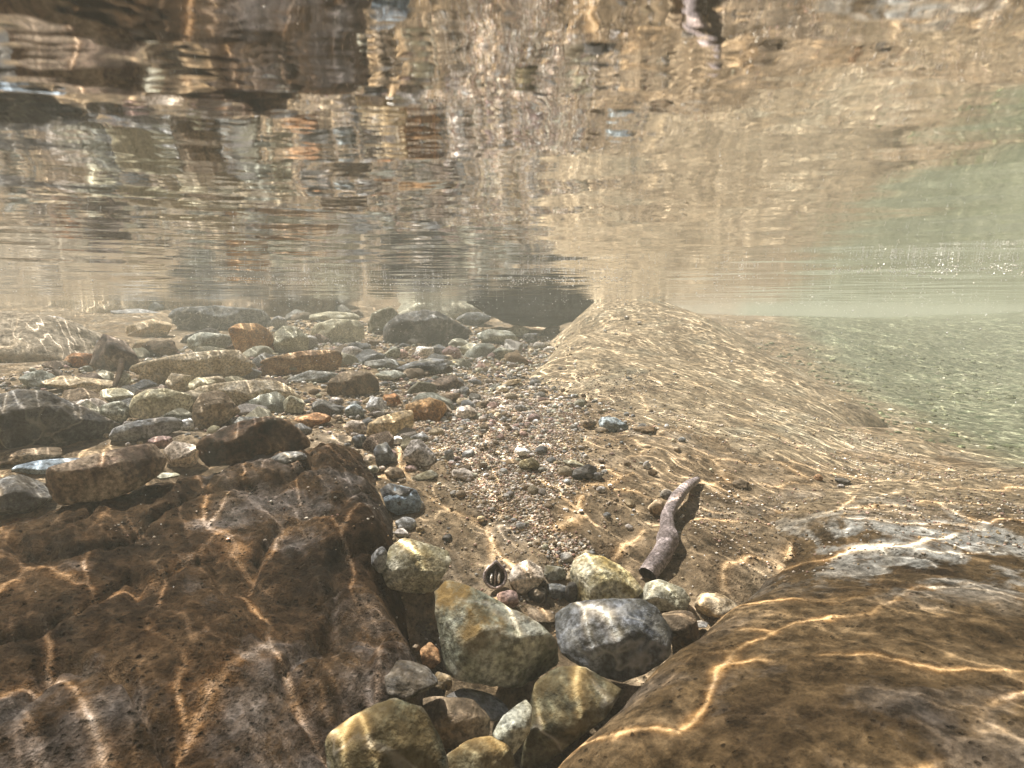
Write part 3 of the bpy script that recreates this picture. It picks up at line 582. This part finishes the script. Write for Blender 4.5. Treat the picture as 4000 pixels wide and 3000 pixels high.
 ('pebble', 1225, 1206, 15, 13, 0, 'grey', 'small grey pebble above the pale yellow cobble', dict()),
 ('rock', 1165, 1327, 42, 18, 12, 'brown', 'flat brown stone behind the large triangular cobble', dict()),
 ('rock', 929, 1417, 23, 30, 10, 'orange', 'orange pointed stone in the dark hollow', dict(ang=.8, dr=.4, Y=.75)),
 ('pebble', 899, 1400, 8, 9, 0, 'brown', 'tiny brown pebble left of the orange pointed stone', dict(Y=.76)),
 ('rock', 957, 1474, 20, 21, 0, 'tan', 'small cube shaped stone below the orange pointed one', dict(ang=.9, Y=.69)),
 ('boulder', 872, 1467, 74, 38, 8, 'dark', 'black speckled rock at the right foot of the left boulder', dict(ang=.4, Y=.60)),
 ('rock', 1030, 1523, 68, 30, 20, 'grey', 'long grey cobble arching under the triangular cobble', dict(ang=.2, Y=.655)),
 ('boulder', 828, 1597, 134, 88, 0, 'mossy', 'big olive green cobble at the bottom edge left of centre', dict(ang=.3, dr=.6, Y=.50, seed=51)),
 ('boulder', 975, 1572, 84, 66, 15, 'brown', 'smooth brown cobble behind the big olive green one', dict(ang=.3, dr=.7, Y=.60)),
 ('rock', 1107, 1562, 39, 52, 25, 'pale', 'pale upright cobble between brown and green ones at the bottom', dict(ang=.3, Y=.585)),
 ('boulder', 1035, 1640, 90, 50, 0, 'mossy', 'yellow olive cobble cut by the bottom edge', dict(ang=.25, Y=.545)),
 ('boulder', 1235, 1550, 100, 116, -25, 'mossy', 'tall rounded green brown cobble leaning under the right boulder', dict(ang=.3, dr=.6, Y=.62, seed=61)),
 ('pebble', 1510, 1349, 22, 8, 0, 'grey', 'grey flat pebble under the oval tan stone', dict(Y=.79)),
]
for nm, cx, cy, hw, hh, roll, mat, label, kw in rocks:
    o = place_rock(nm, cx, cy, hw, hh, roll, mat, label, **kw); REFS.append((o.location.x, o.location.y, label if len(label.split()) <= 9 else ' '.join(label.split()[:9])))
REFS = [q for q in REFS if q[2].split()[-1] not in ('the', 'of', 'and', 'a', 'with', 'right', 'left', 'to', 'in', 'on', 'under', 'at', 'big', 'large', 'dark', 'grey', 'lower')]
V, F = rock_shape(3, 5, .5, rough=2.6); V = V * np.array([.56, .34, .165])
o = link('boulder', mesh('boulder', V, F, M['black']), loc=(.17, 4.35, .05))
tag(o, 'black boulder touching the surface at the tip of the tan slope', 'boulder', 'boulders on the stream bed')
for (x, y, z, sx, sy, sz, mt, sd, lb) in [(-.62, 5.2, -.02, .42, .3, .22, 'green', 71, 'greenish boulder at the surface behind the large dark flat topped one'),
     (-1.9, 5.1, .0, .6, .4, .26, 'brown', 72, 'brown boulder at the surface beyond the long dark slab'), (-3.2, 4.9, -.02, .7, .5, .30, 'tan', 73, 'tan boulder at the surface in the far left background')]:
    V, F = rock_shape(sd, 4, .5); o = link('boulder', mesh('boulder', V * np.array([sx, sy, sz]), F, M[mt]), loc=(x, y, z)); tag(o, lb, 'boulder', 'boulders on the stream bed')

# ------------------------------------------------------------ half buried stones that fill the pile
r = np.random.RandomState(12); fm = ['brown', 'grey', 'tan', 'green', 'mottled', 'darkgrey', 'gran', 'olive']; fill = []
for k in range(16):
    V, F = rock_shape(500 + k, 4, .25 + .4 * r.uniform()); fill.append(mesh('rock', V * np.array([1, r.uniform(.6, .9), r.uniform(.45, .7)]), F, M[fm[k % 8]]))
n_f = 0
while n_f < 120:
    y = 1.3 * (5.2 / 1.3) ** r.uniform(); x = r.uniform(-.95 * y - .1, -.09 * y if y < 2.7 else .03 * y)
    g = float(ground(np.array([x]), np.array([y]))[0])
    if float(A0(np.array([x]), np.array([y]))[0]) > g - .02: continue
    s = r.uniform(.024, .058) * (.55 + .4 * y)
    fills = r.randint(16); o = link('rock', fill[fills], loc=(x, y, g + s * .12)); o.scale = (s, s, s); o.rotation_euler = (r.uniform(-.3, .3), r.uniform(-.3, .3), r.uniform(0, 6.28)); n_f += 1
    tag(o, near_label('half buried', fm[fills % 8], 'stone', x, y, .5, 'half buried stone filling the gaps of the rock pile at left'), 'rock', 'half buried stones of the rock pile')
# ------------------------------------------------------------ pebbles and gravel
rs = np.random.RandomState(5)
spine = np.array([hit(*p)[:2] for p in [(1050, 745), (1060, 790), (1030, 840), (1060, 900), (1090, 960), (1120, 1010), (1100, 1060), (1130, 1100), (1180, 1170), (1230, 1200)]])
swid = np.array([.55, .5, .42, .28, .20, .17, .10, .05, .03, .05])
def zone(x, y):
    """1 on the gravel tongue, fading off"""
    best = np.zeros_like(x)
    for k in range(len(spine) - 1):
        a_, b_ = spine[k], spine[k + 1]; ab = b_ - a_; t = np.clip(((x - a_[0]) * ab[0] + (y - a_[1]) * ab[1]) / (ab @ ab), 0, 1)
        d = np.hypot(x - a_[0] - t * ab[0], y - a_[1] - t * ab[1]); ww = swid[k] + (swid[k + 1] - swid[k]) * t
        best = np.maximum(best, np.exp(-(d / ww) ** 2))
    return best
def cand(n, x0, x1, y0, y1, seed):
    r = np.random.RandomState(seed); return r.uniform(x0, x1, n), y0 * (y1 / y0) ** r.uniform(0, 1, n), r
pm = [M[k] for k in ('grey', 'gran', 'brown', 'pink', 'tan', 'green', 'darkgrey', 'white', 'pale')]
pw = np.array([.2, .2, .18, .07, .12, .09, .07, .02, .05]); pw /= pw.sum()
# individual pebbles: copies of a few shapes
protos = []
for k in range(9):
    for j in range(2):
        V, F = rock_shape(300 + k * 5 + j, 3, .25 + .3 * j); V = V * np.array([1, .8, .6]); protos.append(mesh('pebble', V, F, pm[k]))
X, Y, r = cand(5000, -1.6, .5, .95, 3.6, 9)
pz = np.maximum(zone(X, Y), .45 * (X < .1 - .1 * (Y - 1)) * (Y > 1.3)); ok = (r.uniform(0, 1, len(X)) < pz * .35) & (A0(X, Y) < bed0(X, Y) - .01) & (C0(X, Y) < bed0(X, Y) + .012)
X, Y = X[ok], Y[ok]; G = ground(X, Y); cnt = 0
for x, y, g in zip(X, Y, G):
    if cnt >= 260: break
    s = random.choice([.008, .010, .012, .012, .015, .019]) * (1 + .35 * (y - 1.2))
    k = int(r.choice(9, p=pw)); o = link('pebble', protos[2 * k + random.randint(0, 1)], loc=(x, y, g + s * .35)); o.scale = (s, s, s)
    o.rotation_euler = (random.uniform(-.4, .4), random.uniform(-.4, .4), random.uniform(0, 6.28)); cnt += 1
    tag(o, near_label('small worn', ('grey', 'gran', 'brown', 'pink', 'tan', 'green', 'darkgrey', 'white', 'pale')[k], 'pebble', x, y, .3, 'small worn pebble scattered among the gravel and rocks of the stream bed'), 'pebble', 'small scattered pebbles')
def scatter(name, X, Y, smin, smax, lvl, seed, mats, wts, embed=.3, flat=.7, gz=None, pw_=2.2):
    r = np.random.RandomState(seed); U, F = ico(lvl); n = len(X); nv = len(U)
    Gz = ground(X, Y) if gz is None else gz
    s = smin + (smax - smin) * r.uniform(0, 1, n) ** pw_
    s = s * (1 + .25 * np.clip(Y - 1.2, 0, 4))
    ax = r.uniform(.65, 1, (n, 1, 3)) * np.array([1, 1, flat]); V = U[None] * (1 + r.uniform(-.16, .16, (n, nv, 1))) * ax
    th = r.uniform(0, 6.28, n); c, q = np.cos(th)[:, None], np.sin(th)[:, None]
    V = np.stack([V[..., 0] * c - V[..., 1] * q, V[..., 0] * q + V[..., 1] * c, V[..., 2]], -1) * s[:, None, None]
    V += np.stack([X, Y, Gz + s * embed], 1)[:, None]
    FF = (F[None] + (np.arange(n) * nv)[:, None, None]).reshape(-1, 3)
    me = mesh(name, V.reshape(-1, 3), FF, mats); mi = r.choice(len(mats), n, p=wts)
    me.polygons.foreach_set('material_index', np.repeat(mi, len(F)).astype(np.int32)); me.update()
    return link(name, me)
# coarse gravel
X, Y, r = cand(30000, -1.8, .7, .85, 4.5, 21)
p = np.maximum(zone(X, Y), .55 * (X < .15 - .12 * (Y - 1)) * (Y > 1.25)); ok = (r.uniform(0, 1, len(X)) < p * np.where(Y > 1.45, .8, .4)) & (A0(X, Y) < bed0(X, Y) - .005) & ((C0(X, Y) < bed0(X, Y) + .012) | (r.uniform(0, 1, len(X)) < .08))
o = scatter('coarse_gravel', X[ok], Y[ok], .0035, .011, 2, 22, pm, pw); tag(o, 'coarse mixed gravel between the rocks of the stream bed', 'gravel', kind='stuff')
# fine grit, thick on the tongue and strewn over the sandy slope
X, Y, r = cand(90000, -.6, 1.2, .8, 2.2, 23)
X2, Y2, _ = cand(120000, -.25, .45, .85, 1.9, 24); q_ = zone(X2, Y2) > .45; X = np.append(X, X2[q_]); Y = np.append(Y, Y2[q_])
nz = n2(X, Y, 4, 3, 90)
p = np.maximum(zone(X, Y) * 1.1, .07 + .30 * np.clip(nz * 3, 0, 1)); ok = (r.uniform(0, 1, len(X)) < p * .6) & ((A0(X, Y) < bed0(X, Y)) | (r.uniform(0, 1, len(X)) < .25))
X, Y = X[ok], Y[ok]
o = scatter('fine_gravel', X, Y, .0012, .0042, 1, 24, [M['gran'], M['pink'], M['white'], M['tan'], M['brown'], M['grey']], [.3, .18, .12, .15, .1, .15], gz=np.maximum(np.maximum(bed_h(X, Y), A_h(X, Y)), np.maximum(B_h(X, Y), C_h(X, Y))))
tag(o, 'fine pinkish grit spread down the middle of the slope', 'gravel', kind='stuff')
# cobbles of the deep channel on the right
X, Y, r = cand(4000, 1.0, 6, 1.9, 5, 31); ok = (n2(X, Y, 1.6, 3, 88) > -.12) & (C0(X, Y) < bed0(X, Y) + .02) & (B0(X, Y) < bed0(X, Y))
M['algae'] = rock_mat('algae_green_stone', (.12, .13, .085), (.075, .085, .055), (.18, .19, .13), silt=(.09, .11, .05), silt_amt=.7)
M['algae2'] = rock_mat('algae_pale_stone', (.16, .18, .11), (.09, .10, .06), (.27, .28, .19), silt=(.12, .14, .07), silt_amt=.6)
o = scatter('channel_pebbles', X[ok], Y[ok], .003, .016, 2, 32, [M['algae'], M['algae2'], M['green']], [.75, .10, .15], embed=.0, flat=.5); tag(o, 'algae green pebbles covering the deep channel floor at right', 'gravel', kind='stuff')

# ------------------------------------------------------------ driftwood, twigs, walnut shell
wood = rock_mat('waterlogged_bark', (.34, .275, .25), (.20, .16, .145), (.44, .37, .345), silt=(.28, .22, .19), silt_amt=.5, scale=1.6)
wend = rock_mat('hollow_wood_end', (.05, .035, .03), (.02, .015, .012), (.09, .06, .05), silt_amt=0)
M['wood'] = wood; M['twig'] = rock_mat('dark_twig_bark', (.09, .065, .045), (.05, .035, .025), (.14, .1, .07), silt_amt=.2, scale=3)
def tube(name, pts, rad, mat, seed, parent=None, bumps=(), nseg=26, steps=90, jag=.06, off=(0, 0, 0)):
    P = np.array(pts, float); n = len(P); t = np.linspace(0, n - 1, steps); Q = []
    def cr(a, b, c, d, u): return .5 * ((2 * b) + (-a + c) * u + (2 * a - 5 * b + 4 * c - d) * u * u + (-a + 3 * b - 3 * c + d) * u ** 3)
    for q in t:
        i = min(int(q), n - 2); u = q - i; g = lambda j: P[min(max(j, 0), n - 1)]; Q.append(cr(g(i - 1), g(i), g(i + 1), g(i + 2), u))
    Q = np.array(Q); rr = np.interp(t, np.arange(n), rad)
    for (c, wd, am) in bumps: rr = rr * (1 + am * np.exp(-((t - c) / wd) ** 2))
    T = np.gradient(Q, axis=0); T /= np.linalg.norm(T, axis=1)[:, None]; up = np.array([0, 0, 1.]); A_ = np.cross(T, up); A_ /= np.linalg.norm(A_, axis=1)[:, None]; B_ = np.cross(A_, T)
    th = np.linspace(0, 2 * math.pi, nseg, endpoint=False); C_, S_ = np.cos(th), np.sin(th)
    D = A_[:, None] * C_[None, :, None] + B_[:, None] * S_[None, :, None]
    nn = fbm((D.reshape(-1, 3) * 1.3 + np.repeat(t, nseg)[:, None] * np.array([1.1, .7, .4]) + seed), 4).reshape(steps, nseg)
    V = Q[:, None] + D * (rr[:, None] * (1 + jag * 2 * nn))[..., None]
    V = V.reshape(-1, 3) - np.array(off); i = np.arange(steps * nseg).reshape(steps, nseg); j = np.roll(i, -1, 1)
    F = np.stack([i[:-1], i[1:], j[1:], j[:-1]], -1).reshape(-1, 4)
    o = link(name, mesh(name, V, F, mat), parent); return o, V[:nseg], V[-nseg:]
def cap(name, ring, mat, parent, depth=0, dirn=None):
    c = ring.mean(0); n = len(ring); V = [*ring, *(c + (ring - c) * .72 + (dirn * depth if dirn is not None else 0)), c + (dirn * depth * 1.6 if dirn is not None else 0)]
    F = []
    for k in range(n): F += [(k, (k + 1) % n, n + (k + 1) % n), (k, n + (k + 1) % n, n + k), (n + k, n + (k + 1) % n, 2 * n)]
    return link(name, mesh(name, V, F, mat, True), parent)
def on(px, py, lift):
    p = hit(px, py); p[2] += lift; return p
sp = [on(1398, 1262, .016), on(1440, 1200, .022), on(1442, 1140, .026), on(1476, 1085, .026), on(1506, 1048, .012)]
root = bpy.data.objects.new('driftwood_stick', None); COL.objects.link(root); root.location = sp[2]
tag(root, 'short purplish brown driftwood stick with a knot lying on the slope', 'stick')
o, r0, r1 = tube('bark', sp, [.0150, .0150, .0110, .0105, .0065], wood, 5, root, bumps=[(1.15, .2, .32), (.55, .3, .1), (2.6, .2, .15)], off=sp[2], steps=120, nseg=32, jag=.055)
d = np.array(sp[1]) - np.array(sp[0]); d /= np.linalg.norm(d)
cap('hollow_end', r0, wend, root, .012, d); d = np.array(sp[4]) - np.array(sp[3]); d /= np.linalg.norm(d); cap('broken_tip', r1, wood, root, .006, d)
for pts, lb, rd in [([(118, 800, 2.0), (150, 822, 1.92), (185, 838, 1.86), (214, 852, 1.8)], 'thin dark twig slanting down to the right over the sandy slab at left', .008),
                    ([(263, 778, 1.98), (258, 805, 1.93), (248, 832, 1.88), (228, 852, 1.84)], 'thin dark twig standing upright before the brown block at left', .010)]:
    o, _, _ = tube('twig', [at(*p) for p in pts], [rd, rd * .9, rd * .8, rd * .5], M['twig'], 9, steps=40, nseg=10, off=at(*pts[1])); o.location = at(*pts[1]); tag(o, lb, 'twig', 'twigs among the left rocks')
# walnut half, cut face towards the camera
shellm = rock_mat('walnut_shell', (.38, .31, .29), (.24, .19, .175), (.48, .42, .40), silt_amt=.1, scale=4)
cavm = rock_mat('walnut_cavity', (.10, .07, .06), (.05, .035, .03), (.16, .12, .1), silt_amt=0, scale=4)
kern = rock_mat('white_kernel', (.62, .58, .52), (.45, .40, .34), (.75, .72, .68), silt_amt=0, scale=3)
wc = at(1070, 1245, .85); root = bpy.data.objects.new('walnut_shell', None); COL.objects.link(root); root.location = wc
root.rotation_euler = (R(-26), R(6), R(4)); tag(root, 'halved walnut shell with pointed tip and two white kernel slots facing up', 'nut shell')
th = np.linspace(0, 2 * math.pi, 48, endpoint=False)
ox = .0185 * np.sin(th); oz = .0185 * np.cos(th); oz = oz + .0055 * np.exp(-(np.minimum(th, 2 * math.pi - th) / .28) ** 2)       # tip on top
def ring(s, y, tip=1): return np.stack([ox * s, np.full(48, y), oz * s], 1)
def loft(name, rings, mat, parent, close=True):
    n = 48; V = np.concatenate(rings); i = np.arange(len(rings) * n).reshape(len(rings), n); j = np.roll(i, -1, 1)
    F = np.stack([i[:-1], i[1:], j[1:], j[:-1]], -1).reshape(-1, 4)
    return link(name, mesh(name, V, F, mat), parent)
loft('shell', [ring(1, 0), ring(1.03, .003), ring(.95, .009), ring(.75, .0145), ring(.4, .018), ring(.02, .019)], shellm, root)
loft('rim', [ring(1, 0), ring(.97, -.0012), ring(.84, -.0012), ring(.78, .001)], shellm, root)
loft('cavity', [ring(.78, .001), ring(.72, .006), ring(.5, .010), ring(.02, .012)], cavm, root)
def blob(name, c, s, mat, seed, parent):
    V, F = rock_shape(seed, 3, .2); return link(name, mesh(name, V * np.array(s), F, mat), parent, c)
blob('septum', (0, .004, -.001), (.0022, .005, .0125), shellm, 4, root)
blob('kernel', (-.0058, .002, -.003), (.0023, .004, .0078), kern, 5, root); blob('kernel', (.0058, .002, -.002), (.0023, .004, .0082), kern, 6, root)

# ------------------------------------------------------------ suspended specks
r = np.random.RandomState(77); n = 1500
Yp = r.uniform(.5, 4.5, n); Xp = (r.uniform(-1, 1, n)) * Yp * .95; Zp = np.where(r.uniform(0, 1, n) < .6, WATER - .004 - r.exponential(.035, n), WATER - r.uniform(0, .45, n))
Xb = r.uniform(-.6, 1.1, 3800); Yb = 1.30 - .52 * np.clip(Xb, 0, 2) + r.normal(0, .06, 3800) * (1 + r.uniform(0, 1, 3800) ** 3 * 3); dens = n2(Xb * .5, Yb, 5, 3, 70) > -.05
Xp = np.append(Xp, Xb[dens]); Yp = np.append(Yp, Yb[dens]); Zp = np.append(Zp, WATER - .008 - r.exponential(.004, dens.sum()))
ok = (Zp > ground(Xp, Yp) + .01) & (np.hypot(Xp, Zp) > .05)
U, F = ico(1); Xp, Yp, Zp = Xp[ok], Yp[ok], Zp[ok]; s = r.uniform(.0004, .0013, len(Xp)) * (.5 + .45 * Yp)
V = U[None] * s[:, None, None] + np.stack([Xp, Yp, Zp], 1)[:, None]; FF = (F[None] + (np.arange(len(Xp)) * len(U))[:, None, None]).reshape(-1, 3)
sm_ = bpy.data.materials.new('pale_specks'); sm_.use_nodes = True; sm_.node_tree.nodes['Principled BSDF'].inputs['Base Color'].default_value = (.8, .8, .78, 1)
o = link('suspended_specks', mesh('suspended_specks', V.reshape(-1, 3), FF, sm_)); tag(o, 'tiny pale specks and bubbles drifting in the water', 'particles', kind='stuff')

# ------------------------------------------------------------ water surface
m = bpy.data.materials.new('water_surface'); m.use_nodes = True; nt = m.node_tree; nt.nodes.clear()
out = node(nt, 'ShaderNodeOutputMaterial'); tc = node(nt, 'ShaderNodeTexCoord'); V0 = tc.outputs['Object']
def mapped(scale, rot=0):
    mp = node(nt, 'ShaderNodeMapping'); mp.inputs['Scale'].default_value = scale; mp.inputs['Rotation'].default_value = (0, 0, rot); lnk(nt, V0, mp.inputs[0]); return mp.outputs[0]
# ripples
r1 = noise(nt, mapped((.65, 1, 1), .12), 6, 2, rough=.4); r2 = noise(nt, mapped((.5, 1, 1), -.25), 34, 3, rough=.5)
bp = node(nt, 'ShaderNodeBump'); bp.inputs['Strength'].default_value = 1; bp.inputs['Distance'].default_value = .0085
lnk(nt, mth(nt, 'ADD', r1, mth(nt, 'MULTIPLY', r2, .065)), bp.inputs['Height'])
fr = node(nt, 'ShaderNodeFresnel'); fr.inputs['IOR'].default_value = 1.333; lnk(nt, bp.outputs[0], fr.inputs['Normal'])
gl = node(nt, 'ShaderNodeBsdfGlossy'); gl.inputs['Roughness'].default_value = .022; gl.inputs['Color'].default_value = (1, 1, 1, 1); lnk(nt, bp.outputs[0], gl.inputs['Normal'])
# caustic light lines painted into the transparent colour as a procedural pattern
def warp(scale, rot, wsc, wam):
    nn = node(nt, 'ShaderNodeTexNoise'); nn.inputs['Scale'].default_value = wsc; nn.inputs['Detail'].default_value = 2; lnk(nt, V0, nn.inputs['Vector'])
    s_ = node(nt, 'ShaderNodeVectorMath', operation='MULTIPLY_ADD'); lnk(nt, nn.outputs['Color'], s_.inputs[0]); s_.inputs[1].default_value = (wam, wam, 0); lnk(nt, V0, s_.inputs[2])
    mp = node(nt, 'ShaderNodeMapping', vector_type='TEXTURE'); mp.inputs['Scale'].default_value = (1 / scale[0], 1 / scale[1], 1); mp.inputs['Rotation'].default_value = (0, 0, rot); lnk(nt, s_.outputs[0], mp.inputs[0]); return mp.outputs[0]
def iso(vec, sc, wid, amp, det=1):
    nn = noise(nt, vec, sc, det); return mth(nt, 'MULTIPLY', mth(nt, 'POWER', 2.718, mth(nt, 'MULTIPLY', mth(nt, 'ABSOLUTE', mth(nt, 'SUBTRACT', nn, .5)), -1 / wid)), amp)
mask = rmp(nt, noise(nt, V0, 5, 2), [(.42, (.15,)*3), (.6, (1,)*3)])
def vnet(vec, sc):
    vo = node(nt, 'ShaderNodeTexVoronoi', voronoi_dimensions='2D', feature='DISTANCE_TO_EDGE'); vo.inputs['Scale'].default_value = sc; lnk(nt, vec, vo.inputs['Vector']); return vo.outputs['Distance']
def contours(vec, sc, k, wid, amp):                         # trains of parallel painted light lines
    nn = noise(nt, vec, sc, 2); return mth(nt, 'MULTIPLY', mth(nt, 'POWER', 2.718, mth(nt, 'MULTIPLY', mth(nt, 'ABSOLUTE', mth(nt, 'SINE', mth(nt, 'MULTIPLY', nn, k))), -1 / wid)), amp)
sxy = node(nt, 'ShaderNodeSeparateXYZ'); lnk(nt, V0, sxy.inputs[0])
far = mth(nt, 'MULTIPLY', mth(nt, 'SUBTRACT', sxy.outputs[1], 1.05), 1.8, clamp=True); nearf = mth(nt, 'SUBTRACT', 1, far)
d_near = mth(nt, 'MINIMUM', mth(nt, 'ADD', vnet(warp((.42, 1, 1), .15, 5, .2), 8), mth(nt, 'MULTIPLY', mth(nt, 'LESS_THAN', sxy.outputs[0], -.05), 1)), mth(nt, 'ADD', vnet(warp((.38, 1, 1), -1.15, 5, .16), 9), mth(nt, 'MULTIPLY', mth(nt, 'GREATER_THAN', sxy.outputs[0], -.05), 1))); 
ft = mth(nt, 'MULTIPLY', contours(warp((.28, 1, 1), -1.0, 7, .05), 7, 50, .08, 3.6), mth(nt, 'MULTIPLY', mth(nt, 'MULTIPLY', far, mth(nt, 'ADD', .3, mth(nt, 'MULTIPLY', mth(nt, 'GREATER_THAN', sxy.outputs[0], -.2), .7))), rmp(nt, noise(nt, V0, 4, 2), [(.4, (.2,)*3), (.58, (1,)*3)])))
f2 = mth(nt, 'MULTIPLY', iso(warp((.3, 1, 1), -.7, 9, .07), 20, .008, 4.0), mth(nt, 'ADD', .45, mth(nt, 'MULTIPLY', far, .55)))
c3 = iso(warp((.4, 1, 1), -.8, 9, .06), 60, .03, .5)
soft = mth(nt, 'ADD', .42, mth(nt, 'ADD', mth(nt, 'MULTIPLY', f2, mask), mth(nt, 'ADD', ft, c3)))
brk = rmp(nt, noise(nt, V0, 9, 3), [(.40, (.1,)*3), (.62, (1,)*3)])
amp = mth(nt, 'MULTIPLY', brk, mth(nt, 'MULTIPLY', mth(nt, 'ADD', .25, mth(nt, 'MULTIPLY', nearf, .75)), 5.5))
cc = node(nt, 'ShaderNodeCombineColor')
for i, wd in enumerate((.015, .013, .0105)):                 # painted lines are widest in red, for coloured fringes
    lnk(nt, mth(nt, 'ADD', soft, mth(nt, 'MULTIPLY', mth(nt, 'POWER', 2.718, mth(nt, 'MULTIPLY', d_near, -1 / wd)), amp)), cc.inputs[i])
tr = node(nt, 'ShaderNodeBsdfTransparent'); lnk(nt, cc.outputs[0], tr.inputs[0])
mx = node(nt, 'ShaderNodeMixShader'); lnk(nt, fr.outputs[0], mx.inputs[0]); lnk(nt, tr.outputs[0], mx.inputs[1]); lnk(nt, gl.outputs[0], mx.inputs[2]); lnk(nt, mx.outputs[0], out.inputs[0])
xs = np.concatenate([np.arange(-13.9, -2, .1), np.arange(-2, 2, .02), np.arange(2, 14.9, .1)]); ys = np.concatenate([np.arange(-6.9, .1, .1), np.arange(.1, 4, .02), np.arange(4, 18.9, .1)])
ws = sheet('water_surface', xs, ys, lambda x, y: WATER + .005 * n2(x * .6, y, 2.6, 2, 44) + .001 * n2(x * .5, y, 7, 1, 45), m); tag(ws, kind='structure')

# ------------------------------------------------------------ the murk of the water
hm = bpy.data.materials.new('haze'); hm.use_nodes = True; nt = hm.node_tree; nt.nodes.clear(); out = node(nt, 'ShaderNodeOutputMaterial')
pv = node(nt, 'ShaderNodeVolumePrincipled'); pv.inputs['Color'].default_value = (.705, .725, .62, 1); pv.inputs['Density'].default_value = .056; pv.inputs['Anisotropy'].default_value = .2
lnk(nt, pv.outputs[0], out.inputs['Volume'])
zt, zb = .75, -2.0
bx = np.array([(x, y, z) for z in (zb, zt) for y in (-8, 20) for x in (-15.5, 16.5)], float)
o = link('haze', mesh('haze', bx, [(0, 2, 3, 1), (4, 5, 7, 6), (0, 1, 5, 4), (2, 6, 7, 3), (0, 4, 6, 2), (1, 3, 7, 5)], hm, False)); tag(o, kind='stuff')
